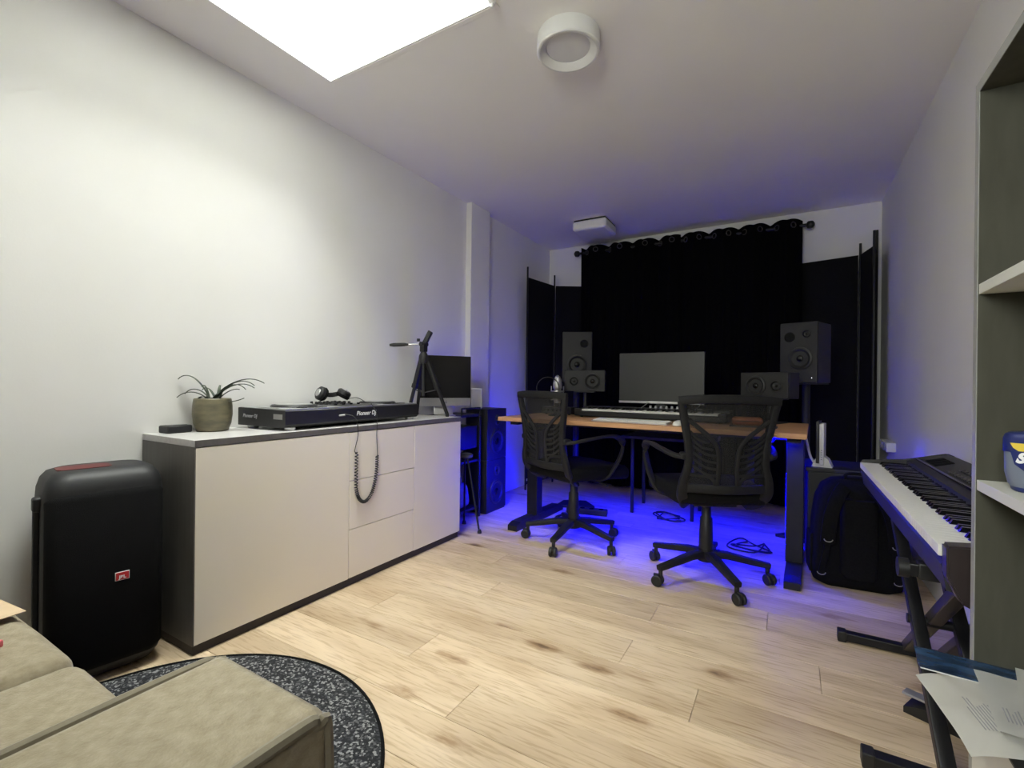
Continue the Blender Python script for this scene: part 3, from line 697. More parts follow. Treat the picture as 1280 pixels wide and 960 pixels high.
hs = obj('handle_rail', sweep(NB(), [(-w/2-0.006, 0.075, 0.06), (-w/2-0.006, 0.075, 0.57)], rrect(0.016, 0.022, 0.004, 2)), black_m, t)
bm = NB(); box(bm, -w/2-0.016, -w/2+0.01, 0.055, 0.095, 0.555, 0.60, bev=0.008, seg=3); obj('handle_bracket', bm, black_m, t)
for x in (-0.09, 0.09): obj('rubber_foot', lathe(NB(), [(0, 0), (0.018, 0), (0.018, 0.006), (0, 0.006)], 14, Matrix.Translation((x, 0.12, 0))), black_m, t)

# ================================================================ RUG, SOFA
t = thing('rug', 'round dark grey flecked rug with a black edge partly under the sofa', 'rug', (-1.298, 0.473, 0))
obj('pile', lathe(NB(), [(0, 0.0085), (0.560, 0.0085), (0.572, 0.006), (0.572, 0.0003), (0, 0.0003)], 96), rug_m, t)
obj('edge_binding', tube(NB(), [(0.576*math.cos(2*PI*i/96), 0.576*math.sin(2*PI*i/96), 0.0052) for i in range(96)], 0.005, 8, closed=True), fabricb_m, t)

t = thing('sofa', 'khaki velvet sofa with boxy piped arms and loose seat cushions', 'sofa', (0, 0, 0))
AX0, AX1, AYE, AZ = -0.652, -0.432, 0.352, 0.600
SY_B = -0.58
LX0, LX1 = -1.86, -1.65
def arm(x0, x1):
    bm = NB(); box(bm, x0, x1, SY_B, AYE, 0.05, AZ, bev=0.018, seg=4)
    a = obj('arm', bm, sofa_m, t)
    for x in (x0+0.006, x1-0.006):
        loop = smooth_path([(x, SY_B+0.02, AZ-0.004), (x, 0.0, AZ-0.003), (x, AYE-0.06, AZ-0.004), (x, AYE-0.018, AZ-0.012), (x, AYE-0.004, AZ-0.04), (x, AYE-0.002, 0.3), (x, AYE-0.004, 0.07)], 5)
        obj('piping', tube(NB(), loop, 0.0075, 8), pipe_m, a)
    return a
arm(AX0, AX1); arm(LX0, LX1)
bx('base', (LX1-0.005, AX0+0.005, SY_B, AYE-0.03, 0.06, 0.28), sofa_m, t, bev=0.012, seg=3)
bx('back', (LX1-0.005, AX0+0.005, SY_B, SY_B+0.20, 0.2, 0.80), sofa_m, t, bev=0.05, seg=4)
cw = (AX0-LX1)/2
for k in range(2):
    x0 = LX1+k*cw
    bm = NB(); box(bm, x0+0.003, x0+cw-0.003, SY_B+0.19, AYE+0.005, 0.285, 0.440, bev=0.035, seg=5)
    bmesh.ops.subdivide_edges(bm, edges=bm.edges[:], cuts=2, use_grid_fill=True)
    cx, cy = x0+cw/2, (SY_B+0.19+AYE)/2
    for v in bm.verts:
        if v.co.z > 0.36:
            u = (v.co.x-cx)/(cw/2); q = (v.co.y-cy)/((AYE-SY_B-0.19)/2)
            v.co.z += 0.016*(1-u*u)*(1-q*q)+0.003*math.sin(v.co.x*37+v.co.y*21+k*2)*max(0, 1-u*u)
    o = obj('seat_cushion', bm, sofa_m, t, angle=70)
    bm = NB(); box(bm, x0+0.01, x0+cw-0.01, SY_B+0.16, SY_B+0.34, 0.44, 0.82, bev=0.06, seg=4); obj('back_cushion', bm, sofa_m, t, angle=70)
for x in (LX0+0.05, AX1-0.05):
    for y in (SY_B+0.06, AYE-0.07): bx('foot', (x-0.025, x+0.025, y-0.025, y+0.025, 0.0106, 0.055), black_m, t, bev=0.003)
t = thing('kraft_sheet', 'tan cardboard sheet with printed marks lying on the sofa seat', 'card', (-1.505, 0.262, 0.4575), R(6))
o = bx('sheet', (-0.15, 0.10, -0.045, 0.075, 0, 0.0018), kraft_m, t, bev=0.0004)
for k in range(4): bx('printed_mark', (0.0+k*0.022, 0.014+k*0.022, -0.005+0.002*k, 0.012, 0.0017, 0.0021), soil_m, o, bev=0)
t = thing('red_case', 'small red and pink case lying on the sofa seat', 'case', (-1.238, 0.240, 0.4590), R(28))
bx('sleeve', (-0.11, 0.0, -0.02, 0.045, 0, 0.014), pink_m, t, bev=0.003)
bx('clip', (-0.09, 0.008, -0.032, -0.014, 0.0, 0.008), red_m, t, bev=0.002)
bx('clip', (-0.09, 0.006, -0.056, -0.042, 0.0, 0.006), red_m, t, bev=0.002)
bx('hinge', (-0.02, -0.008, -0.05, -0.014, 0.0, 0.005), red_m, t, bev=0.001)

# ================================================================ DESK
DZ, DTH = 0.75, 0.025
drz = R(-2.2)
t = thing('desk', 'wooden topped desk on black T shaped metal legs', 'desk', (-0.755, 2.90, 0), drz)
DXh, DYh = 0.842, 0.37
bx('desk_top', (-DXh, DXh, -DYh, DYh, DZ-DTH, DZ), deskw_m, t, bev=0.002)
for s in (-1, 1):
    x = s*(DXh-0.055)
    l = bx('leg_column', (x-0.04, x+0.04, -0.02, 0.06, 0.05, DZ-DTH-0.03), blackm_m, t, bev=0.004)
    bm = NB(); prism(bm, [(-0.27, 0.0), (0.40, 0.0), (0.40, 0.03), (0.35, 0.052), (-0.22, 0.052), (-0.27, 0.035)], 'x', x-0.035, x+0.035); obj('foot', bm, blackm_m, t)
    bx('top_arm', (x-0.03, x+0.03, -0.26, 0.30, DZ-DTH-0.03, DZ-DTH), blackm_m, t, bev=0.003)
bx('cross_beam', (-DXh+0.06, DXh-0.06, 0.0, 0.04, DZ-DTH-0.045, DZ-DTH-0.005), blackm_m, t, bev=0.003)
bx('control_box', (0.25, 0.42, -0.06, 0.04, DZ-DTH-0.075, DZ-DTH-0.045), black_m, t, bev=0.004)
DM = Matrix.Translation((-0.755, 2.90, 0)) @ Matrix.Rotation(drz, 4, 'Z'); DMi = DM.inverted()
def ondesk(x, y, z=0.0): v = DM @ Vector((x, y, 0)); return (v.x, v.y, DZ+z)

# ---- LED strip: runs under the desk top and down its back
t = thing('led_strip', 'glowing blue LED strip stuck under the desk top', 'LED strip', (-0.755, 2.90, DZ-DTH-0.0004), drz)
bx('lit_strip', (-DXh+0.10, DXh-0.10, DYh-0.045, DYh-0.035, -0.0024, -0.0012), led_m, t, bev=0)
bx('backing', (-DXh+0.10, DXh-0.10, DYh-0.062, DYh-0.018, -0.0012, 0.0), black_m, t, bev=0)
for yy in (DYh-0.064, DYh-0.022): bx('glow_shield', (-DXh+0.10, DXh-0.10, yy, yy+0.004, -0.020, 0.0), black_m, t, bev=0)  # lips added to keep the blue glow from spilling forward
for s, xx in ((-1, -DXh+0.055-0.0408), (1, DXh-0.055-0.0408)):
    bx('lit_strip', (xx-0.0012, xx, 0.030, 0.040, -0.62, -0.22), led2_m if s < 0 else led3_m, t, bev=0)
obj('lit_tail', sweep(NB(), [(0.708, -0.12, -0.012), (0.682, -0.16, -0.050)], rrect(0.010, 0.003, 0.001, 1)), led_m, t)

# ---- monitor
t = thing('computer_monitor', 'wide grey monitor with a silver lower edge on the desk', 'monitor', (-0.727, 3.155, DZ), R(0.0))
mw = 0.545
bx('case', (-mw/2, mw/2, -0.012, 0.012, 0.095, 0.428), black_m, t, bev=0.003)
bx('screen', (-mw/2+0.003, mw/2-0.003, -0.0136, -0.012, 0.110, 0.425), mon_m, t, bev=0)
bx('lower_edge', (-mw/2, mw/2, -0.016, 0.01, 0.093, 0.108), silver_m, t, bev=0.002)
obj('stand_neck', box(NB(), -0.03, 0.03, 0.012, 0.04, 0.0, 0.28, bev=0.004), black_m, t)
bx('stand_foot', (-0.12, 0.12, 0.005, 0.09, 0, 0.008), black_m, t, bev=0.003)

# ---- studio monitors
def small_stand(loc, rz, h, w, label):
    t = thing('desk_speaker_stand', label, 'stand', loc, rz, 'desk speaker stands')
    bx('stand_base', (-w/2, w/2, 0.02, 0.16, 0, 0.008), black_m, t, bev=0.002)
    obj('stand_pole', cyl(NB(), (0, 0.09, 0.008), (0, 0.09, h-0.008), 0.014, 12), black_m, t)
    bx('stand_plate', (-w/2, w/2, 0.01, 0.17, h-0.008, h), black_m, t, bev=0.002)
def floor_stand(loc, rz, h, label):
    t = thing('speaker_stand', label, 'stand', loc, rz, 'floor speaker stands')
    bm = NB(); prism(bm, [(-0.15, 0.085), (0.15, 0.085), (0.09, 0.26), (-0.09, 0.26)], 'z', 0, 0.018); obj('stand_base', bm, black_m, t)
    obj('stand_pole', cyl(NB(), (0, 0.14, 0.018), (0, 0.14, h-0.01), 0.022, 14), black_m, t)
    bx('stand_plate', (-0.10, 0.10, 0.02, 0.22, h-0.01, h), black_m, t, bev=0.002)
UH = 0.99
lr, rr = R(24), R(-20)
speaker_box('studio_monitor', 'tall black studio monitor beyond the microphone', 0.225, 0.375, 0.24, (-1.395, 3.345, UH), lr, [(0.0, 0.125, 0.068, 'woofer')], 'upright studio monitors', port=(0.052, 0.285, 0.028))
floor_stand((-1.395, 3.345, 0), lr, UH, 'black floor stand under the studio monitor beyond the microphone')
speaker_box('studio_monitor', 'tall black studio monitor beyond the leather case with a white power light', 0.205, 0.365, 0.24, (0.045, 3.345, UH), rr, [(0.01, 0.145, 0.062, 'woofer'), (0.045, 0.292, 0.020, 'tweeter')], 'upright studio monitors', port=(-0.048, 0.278, 0.028), led=(0.075, 0.028))
floor_stand((0.045, 3.345, 0), rr, UH, 'black floor stand under the studio monitor beyond the leather case')
HZ = 0.145
l1 = ondesk(-0.50, 0.21); l2 = ondesk(0.62, 0.20)
speaker_box('nearfield_speaker', 'small black loudspeaker lying on its side beneath the studio monitor beyond the microphone', 0.285, 0.150, 0.15, (l1[0], l1[1], DZ+HZ+0.02), R(18), [(0.055, 0.072, 0.052, 'woofer'), (-0.075, 0.072, 0.028, 'tweeter')], 'side-lying loudspeakers')
small_stand((l1[0], l1[1], DZ), R(18), HZ+0.02, 0.14, 'black desk stand under the side-lying loudspeaker beyond the microphone')
speaker_box('nearfield_speaker', 'small black loudspeaker lying on its side beneath the studio monitor with the power light', 0.265, 0.150, 0.15, (l2[0], l2[1], DZ+HZ), R(-22), [(-0.045, 0.072, 0.052, 'woofer'), (0.07, 0.072, 0.028, 'tweeter')], 'side-lying loudspeakers')
small_stand((l2[0], l2[1], DZ), R(-22), HZ, 0.14, 'black desk stand under the side-lying loudspeaker near the leather case')

# ---- keyboards
def keybed(t, x0, n_white, kw, kl, y0, z, bl, bwid, wname='white_key', bname='black_key', start=0, zh=0.012, flip=False):
    """keys along +x; players side at y0 (towards -y)"""
    bm = NB(); box(bm, 0.0004, kw-0.0004, 0, kl, -zh, 0, bev=0.0009, seg=1)
    wk = obj(wname, bm, key_m, t); me = wk.data; wk.location = (x0, y0, z)
    for i in range(1, n_white): obj_me(wname, me, t, (x0+i*kw, y0, z))
    pat = [1, 1, 0, 1, 1, 1, 0]; first = None
    bm = NB()
    A = [(-bwid/2, 0.006), (bwid/2, 0.006), (bwid/2, bl), (-bwid/2, bl)]; B = [(-bwid*0.36, 0.013), (bwid*0.36, 0.013), (bwid*0.36, bl), (-bwid*0.36, bl)]
    va = [bm.verts.new((x, y, -0.002)) for x, y in A]; vb = [bm.verts.new((x, y, 0.011)) for x, y in B]
    for i in range(4): bm.faces.new((va[i], va[(i+1) % 4], vb[(i+1) % 4], vb[i]))
    bm.faces.new(va[::-1]); bm.faces.new(vb); bkm = None
    for i in range(n_white-1):
        if not pat[(i+start) % 7]: continue
        loc = (x0+(i+1)*kw, y0+kl-bl, z)
        if bkm is None:
            o = obj(bname, bm, gloss_m, t, smooth=False); bkm = o.data; o.location = loc
        else: obj_me(bname, bkm, t, loc)
KX, KY = -0.005, -0.005
p = ondesk(KX, KY)
t = thing('midi_keyboard', 'black MIDI keyboard with white keys and knobs on the desk', 'keyboard', p, drz)
kw_, nw = 0.0232, 36; kb0 = -kw_*nw/2
bx('body', (kb0-0.045, -kb0+0.045, -0.02, 0.245, 0.008, 0.040), black_m, t, bev=0.005)
bx('control_panel', (kb0-0.045, -kb0+0.045, 0.135, 0.245, 0.038, 0.066), black_m, t, bev=0.006)
for s in (-1, 1): bx('end_cheek', (s*(-kb0+0.023)-0.0225, s*(-kb0+0.023)+0.0225, -0.02, 0.14, 0.036, 0.056), black_m, t, bev=0.005)
keybed(t, kb0, nw, kw_, 0.133, 0.0, 0.053, 0.085, 0.011)
for k in range(7): obj('knob', lathe(NB(), [(0, 0.016), (0.007, 0.0155), (0.008, 0.012), (0.0095, 0)], 14, Matrix.Translation((-0.02+0.034*k, 0.19, 0.066))), dsil_m, t)
bx('pad_block', (0.23, 0.36, 0.15, 0.235, 0.064, 0.072), gloss_m, t, bev=0.003)
for s in (-0.065, 0.265): obj('panel_trim', tube(NB(), [(s, 0.14, 0.067), (s+0.018, 0.24, 0.10)], 0.003, 6), silver_m, t)
for x in (kb0, -kb0):
    for y in (0.0, 0.22): obj('foot', cyl(NB(), (x, y, 0), (x, y, 0.009), 0.01, 10), black_m, t)
p = ondesk(-0.575, 0.02)
t = thing('audio_interface', 'low black rack audio interface on the desk near the microphone', 'interface', ondesk(-0.62, 0.09), drz)
bx('housing', (-0.16, 0.075, 0.0, 0.11, 0.006, 0.052), black_m, t, bev=0.003)
for k in range(6): obj('knob', lathe(NB(), [(0, 0.012), (0.007, 0.011), (0.009, 0)], 12, orient((-0.13+k*0.032, 0, 0.03), (1, 0, 0), (0, 0, 1))), gloss_m, t)
for x in (-0.13, 0.05):
    for y in (0.02, 0.09): obj('foot', cyl(NB(), (x, y, 0), (x, y, 0.007), 0.008, 10), black_m, t)
t = thing('computer_keyboard', 'slim white computer keyboard at the front of the desk', 'keyboard', ondesk(-0.01, -0.245), drz)
bm = NB(); prism(bm, [(-0.06, 0.0), (0.06, 0.0), (0.06, 0.013), (-0.06, 0.006)], 'x', -0.215, 0.215); obj('tray', bm, silver_m, t)
bm = NB()
for r in range(5):
    n_ = 14 if r else 8; wk_ = 0.42/n_
    for c in range(n_):
        x = -0.21+c*wk_; ww = wk_
        y = -0.054+r*0.0222; zz = 0.006+(y+0.06)/0.12*0.007
        box(bm, x+0.0012, x+ww-0.0012, y, y+0.0195, zz, zz+0.0045)
kk = obj('keys', bm, key_m, t); kk['kind'] = 'stuff'
t = thing('computer_mouse', 'small white computer mouse beside the computer keyboard', 'mouse', ondesk(0.255, -0.255), drz)
bm = NB(); bmesh.ops.create_uvsphere(bm, u_segments=20, v_segments=10, radius=1.0)
for v in bm.verts: v.co = Vector((v.co.x*0.03, v.co.y*0.055, max(0.0, v.co.z)*0.026+0.001))
obj('shell', bm, key_m, t); bx('scroll_strip', (-0.002, 0.002, 0.012, 0.045, 0.014, 0.0225), greyt_m, t, bev=0)
t = thing('leather_case', 'orange brown leather case on the desk beyond the MIDI keyboard', 'case', ondesk(0.555, 0.045), drz+R(8))
bm = NB(); box(bm, -0.078, 0.078, -0.045, 0.045, 0, 0.042, bev=0.019, seg=4); obj('body', bm, leather_m, t)
obj('zip', tube(NB(), [(0.0783*math.copysign(abs(math.cos(a))**0.3, math.cos(a)), 0.0455*math.copysign(abs(math.sin(a))**0.5, math.sin(a)), 0.021) for a in [2*PI*i/40 for i in range(40)]], 0.0018, 6, closed=True), black_m, t)
t = thing('desk_tray', 'thin grey tablet lying on the desk by the leather case', 'tablet', ondesk(0.60, -0.10), drz)
bx('slab', (-0.11, 0.11, -0.05, 0.05, 0.0, 0.007), mat('tablet_grey', (0.07, 0.07, 0.075), 0.4, var=0.05), t, bev=0.002)
bx('display', (-0.104, 0.104, -0.045, 0.045, 0.0068, 0.0075), screen_m, t, bev=0)
# ---- microphone
t = thing('studio_microphone', 'silver studio microphone in a shock mount on a desk stand', 'microphone', (-1.352, 2.905, DZ), 0)
obj('stand_base', lathe(NB(), [(0, 0), (0.06, 0), (0.062, 0.006), (0.02, 0.014), (0.0, 0.014)], 28), black_m, t)
obj('stand_pole', cyl(NB(), (0.0, 0.035, 0.01), (0.0, 0.035, 0.16), 0.007, 10), black_m, t)
obj('microphone_body', lathe(NB(), [(0, 0.085), (0.02, 0.085), (0.024, 0.09), (0.024, 0.178), (0.026, 0.182)], 24), silver_m, t)
gr = lathe(NB(), [(0.026, 0.182), (0.030, 0.19), (0.031, 0.215), (0.027, 0.24), (0.018, 0.262), (0.008, 0.273), (0, 0.275)], 24)
obj('grille', gr, mat('mic_grille', (0.55, 0.55, 0.53), 0.35, metal=0.8, var=0.35, scale=300, bump=0.5), t)
sm = obj('shock_mount', tube(NB(), [(0.042*math.cos(2*PI*i/24), 0.042*math.sin(2*PI*i/24), 0.165) for i in range(24)], 0.0045, 8, closed=True), silver_m, t)
obj('mount_ring', tube(NB(), [(0.042*math.cos(2*PI*i/24), 0.042*math.sin(2*PI*i/24), 0.11) for i in range(24)], 0.0045, 8, closed=True), silver_m, sm)
for k in range(4):
    a = PI/4+k*PI/2; c_, s_ = 0.042*math.cos(a), 0.042*math.sin(a); obj('mount_rod', tube(NB(), [(c_, s_, 0.105), (c_*1.05, s_*1.05, 0.20)], 0.004, 6), dsil_m, sm)
pf = orient((-0.035, -0.075, 0.185), (0.86, 0.507, 0), (0, 0, 1))
pop = tube(NB(), [(0.075*math.cos(2*PI*i/32), 0.075*math.sin(2*PI*i/32), 0) for i in range(32)], 0.003, 8, closed=True); pop.transform(pf)
pp = obj('pop_filter_ring', pop, black_m, t)
obj('pop_filter_arm', tube(NB(), smooth_path([(-0.035, -0.075, 0.11), (-0.03, -0.05, 0.07), (0.0, 0.0, 0.06), (0.0, 0.035, 0.08)], 5), 0.003, 6), black_m, pp)

# ---- low stand behind the desk and cables under it
t = thing('low_table', 'low black table on thin legs behind the desk', 'table', (-0.80, 3.70, 0))
bx('table_top', (-0.30, 0.30, -0.19, 0.19, 0.56, 0.58), black_m, t, bev=0.003)
for sx in (-1, 1):
    for sy in (-1, 1): bx('leg', (sx*0.215-0.011, sx*0.215+0.011, sy*0.165-0.011, sy*0.165+0.011, 0, 0.56), blackm_m, t, bev=0.002)
random.seed(3)
for k, (label, base) in enumerate((('tangled black cables on the floor by the desk leg near the stacked loudspeakers', (-1.32, 3.08)), ('loose black cables on the floor under the low table', (-0.75, 3.5)), ('black cables on the floor beside the small black cabinet', (-0.20, 3.12)))):
    pts = [(base[0]+0.10*math.cos(i*1.35+k)+0.04*random.uniform(-1, 1), base[1]+0.09*math.sin(i*1.35+k)+0.04*random.uniform(-1, 1), 0.006+0.012*(i % 3)) for i in range(14)]
    if k == 0: pts += [(base[0]-0.05, base[1]+0.1, 0.25), (base[0]-0.12, base[1]+0.12, 0.66)]
    tag(obj('cable', tube(NB(), smooth_path(pts, 5), 0.0045, 6), black_m), label, 'cable', 'floor cables')
t = thing('power_strip', 'black power strip on the floor behind the desk leg near the stacked loudspeakers', 'power strip', (-1.29, 3.315, 0), R(12))
bx('housing', (-0.15, 0.15, -0.03, 0.03, 0, 0.042), black_m, t, bev=0.006)
for k in range(4): obj('outlet', lathe(NB(), [(0, 0.0008), (0.016, 0.0008), (0.019, 0)], 16, Matrix.Translation((-0.105+0.07*k, 0, 0.042))), gloss_m, t)

# ================================================================ OFFICE CHAIRS
def office_chair(label, loc, facing, base_ang):
    t = thing('office_chair', label, 'chair', loc, R(facing-90), 'black mesh office chairs')
    # five-star base
    bt = R(base_ang-(facing-90))
    for k in range(5):
        a = bt+k*2*PI/5; d = Vector((math.cos(a), math.sin(a), 0)); sd = Vector((-math.sin(a), math.cos(a), 0))
        pts = [d*0.02+Vector((0, 0, 0.125)), d*0.10+Vector((0, 0, 0.122)), d*0.22+Vector((0, 0, 0.100)), d*0.293+Vector((0, 0, 0.088))]
        lg = obj('base_leg', sweep(NB(), pts, rrect(0.044, 0.034, 0.008, 2), up=(0, 0, 1), scale=[(1, 1.1), (1, 1), (0.82, 0.85), (0.72, 0.75)]), chair_m, t)
        cpos = d*0.282
        ca = a+random.uniform(-1.2, 1.2); cd = Vector((math.cos(ca), math.sin(ca), 0))
        cs = obj('caster', cyl(NB(), cpos+Vector((0, 0, 0.045)), cpos+Vector((0, 0, 0.088)), 0.010, 10), black_m, lg)
        bm = NB()
        for s in (-1, 1):
            M = Matrix.Translation(cpos+cd*0.014+Vector((0, 0, 0.0265))) @ Matrix.Rotation(ca, 4, 'Z') @ Matrix.Rotation(PI/2, 4, 'X') @ Matrix.Translation((0, 0, s*0.013))
            lathe(bm, [(0, -0.009), (0.022, -0.009), (0.0265, -0.005), (0.0265, 0.005), (0.022, 0.009), (0, 0.009)], 20, M)
        box(bm, -0.024, 0.02, -0.006, 0.006, 0.028, 0.058, bev=0.004, M=Matrix.Translation(cpos+cd*0.014) @ Matrix.Rotation(ca, 4, 'Z'))
        obj('caster_wheel', bm, black_m, lg)
    obj('hub', lathe(NB(), [(0, 0.09), (0.04, 0.09), (0.042, 0.10), (0.036, 0.15), (0, 0.15)], 24), chair_m, t)
    obj('gas_lift', lathe(NB(), [(0, 0.13), (0.034, 0.13), (0.033, 0.22), (0.029, 0.30), (0.0225, 0.31), (0.0225, 0.40), (0, 0.40)], 20), black_m, t)
    bx('seat_plate', (-0.10, 0.10, -0.12, 0.12, 0.385, 0.415), black_m, t, bev=0.006)
    obj('lever', tube(NB(), [(0.08, 0.02, 0.398), (0.20, 0.03, 0.392), (0.25, 0.03, 0.385)], 0.005, 8), black_m, t)
    # seat
    bm = NB(); box(bm, -0.235, 0.235, -0.21, 0.245, 0.412, 0.492, bev=0.032, seg=4)
    bmesh.ops.subdivide_edges(bm, edges=bm.edges[:], cuts=1, use_grid_fill=True)
    for v in bm.verts:
        if v.co.y > 0.12: v.co.z -= 0.5*(v.co.y-0.12)**2*3
        if v.co.z > 0.47: v.co.z += 0.008*(1-(v.co.x/0.235)**2)
        v.co.x *= 1-0.10*max(0, -v.co.y)/0.21
    obj('seat', bm, fabricb_m, t, angle=70)
    # back frame: (half-width, y, z) profile of the sides
    prof = [(0.135, -0.110, 0.400), (0.165, -0.170, 0.420), (0.190, -0.215, 0.468), (0.188, -0.232, 0.53), (0.170, -0.240, 0.61), (0.174, -0.246, 0.70), (0.192, -0.252, 0.80), (0.210, -0.262, 0.895)]
    HW = [(0.49, 0.180), (0.53, 0.176), (0.61, 0.160), (0.70, 0.164), (0.80, 0.182), (0.90, 0.202)]
    def hwid(z):
        for (z0_, a_), (z1_, b_) in zip(HW, HW[1:]):
            if z <= z1_: return a_+(b_-a_)*max(0, (z-z0_)/(z1_-z0_))
        return HW[-1][1]
    for s in (-1, 1):
        pts = smooth_path([(s*a, b, c) for a, b, c in prof], 5); n = len(pts)
        scl = [(0.95+0.75*max(0, 1-i/(n*0.5)), 1.0) for i in range(n)]
        obj('back_side_bar', sweep(NB(), pts, rrect(0.036, 0.026, 0.007, 2), up=(0, 1, 0.2), scale=scl), chair_m, t)
    obj('top_rail', sweep(NB(), smooth_path([(-0.224, -0.261, 0.895), (-0.13, -0.280, 0.902), (0, -0.288, 0.904), (0.13, -0.280, 0.902), (0.224, -0.261, 0.895)], 5), rrect(0.022, 0.040, 0.008, 2), up=(0, 0, 1)), chair_m, t)
    obj('bottom_rail', sweep(NB(), smooth_path([(-0.178, -0.222, 0.497), (0, -0.250, 0.495), (0.178, -0.222, 0.497)], 6), rrect(0.024, 0.040, 0.008, 2), up=(0, 0, 1)), chair_m, t)
    # woven back
    bm = NB(); g = []
    for i in range(13):
        u = i/12*2-1; ln = []
        for k in range(9):
            v = k/8; z = 0.50+0.395*v; hw = hwid(z)
            y = -0.224-0.018*(1-u*u)-0.036*v
            ln.append(bm.verts.new((u*hw, y, z)))
        g.append(ln)
    for A, B in zip(g, g[1:]):
        for k in range(8): bm.faces.new((A[k], B[k], B[k+1], A[k+1]))
    obj('back_weave', bm, cmesh_m, t, angle=80)
    # ribs like two leaves
    def bp(x, z):
        hw = hwid(z); u = x/hw; v = (z-0.5)/0.395
        return Vector((x, -0.230-0.018*(1-u*u)-0.036*v, z))
    for s in (-1, 1):
        sp = smooth_path([bp(s*0.045, 0.505), bp(s*0.040, 0.60), bp(s*0.048, 0.68), bp(s*0.082, 0.730), bp(s*0.135, 0.775), bp(s*0.178, 0.81)], 5)
        obj('back_spine', sweep(NB(), sp, rrect(0.020, 0.010, 0.003, 2), up=(0, 1, 0)), chair_m, t)
        for k in range(6):
            za = 0.555+0.030*k; xo = hwid(0.60+0.03*k)-0.004
            zb = za+0.052
            a_in = 0.042 if k < 4 else 0.050+0.018*(k-3)
            pts = smooth_path([bp(s*a_in, za), bp(s*(a_in+xo)/2, za+0.012), bp(s*xo, zb)], 4)
            obj('back_rib', sweep(NB(), pts, rrect(0.0125, 0.007, 0.002, 1), up=(0, 1, 0)), chair_m, t)
        obj('back_rib', sweep(NB(), smooth_path([bp(s*0.05, 0.51), bp(s*0.075, 0.548), bp(s*0.166, 0.56)], 4), rrect(0.014, 0.008, 0.002, 1), up=(0, 1, 0)), chair_m, t)
    # loop armrests
    for s in (-1, 1):
        pts = smooth_path([(s*0.178, -0.236, 0.640), (s*0.222, -0.20, 0.643), (s*0.262, -0.10, 0.662), (s*0.278, 0.01, 0.672), (s*0.280, 0.085, 0.660), (s*0.277, 0.125, 0.622), (s*0.268, 0.118, 0.555), (s*0.252, 0.08, 0.480), (s*0.225, 0.05, 0.425), (s*0.17, 0.02, 0.405)], 5)
        n = len(pts)
        obj('armrest', sweep(NB(), pts, rrect(0.040, 0.017, 0.006, 2), up=(-s*0.25, -0.35, 1), scale=[(1.0 if i < n*0.55 else 0.85, 1) for i in range(n)]), chair_m, t)
        obj('arm_joint', box(NB(), s*0.182-0.022, s*0.182+0.022, -0.252, -0.205, 0.628, 0.660, bev=0.008), chair_m, t)
    return t
office_chair('black mesh office chair with its back turned, in front of the leather case', (-0.352, 2.535, 0), 118, 161)
office_chair('black mesh office chair at the desk in front of the silver microphone', (-1.13, 2.68, 0), 65, 198)

# ================================================================ RIGHT SIDE
t = thing('black_cabinet', 'small black floor cabinet behind the backpack', 'cabinet', (0.295, 3.15, 0))
bx('body', (-0.205, 0.205, -0.17, 0.19, 0.02, 0.515), black_m, t, bev=0.004)
bx('top_panel', (-0.215, 0.215, -0.18, 0.195, 0.515, 0.535), black_m, t, bev=0.003)
bx('door', (-0.20, 0.20, -0.178, -0.168, 0.03, 0.51), black_m, t, bev=0.002)
bx('plinth', (-0.19, 0.19, -0.15, 0.18, 0, 0.02), black_m, t, bev=0)
t = thing('modem', 'slim upright white modem on a splayed stand on the black cabinet', 'modem', (0.160, 3.055, 0.535), R(-8))
bx('housing', (-0.011, 0.011, -0.055, 0.055, 0.012, 0.232), wplast_m, t, bev=0.004)
bx('side_cover', (-0.026, -0.0115, -0.055, 0.060, 0.02, 0.245), mat('dark_cover', (0.03, 0.028, 0.035), 0.4, var=0.05), t, bev=0.003)
bm = NB(); prism(bm, [(-0.047, 0), (0.047, 0), (0.030, 0.04), (0.012, 0.055), (-0.012, 0.055), (-0.030, 0.04)], 'y', -0.042, 0.042); obj('stand_foot', bm, wplast_m, t)
for k in range(5): bx('indicator', (-0.003, 0.003, -0.0556, -0.0548, 0.04+k*0.012, 0.045+k*0.012), greyt_m, t, bev=0)
tag(obj('modem_cable', tube(NB(), smooth_path([(0.118, 3.02, 0.56), (0.103, 3.0, 0.59), (0.093, 2.985, 0.63), (0.087, 2.975, 0.66), (0.081, 2.97, 0.69), (0.079, 2.97, 0.718)], 5), 0.006, 8), trimw_m), 'white modem cable rising to the end of the desk', 'cable')

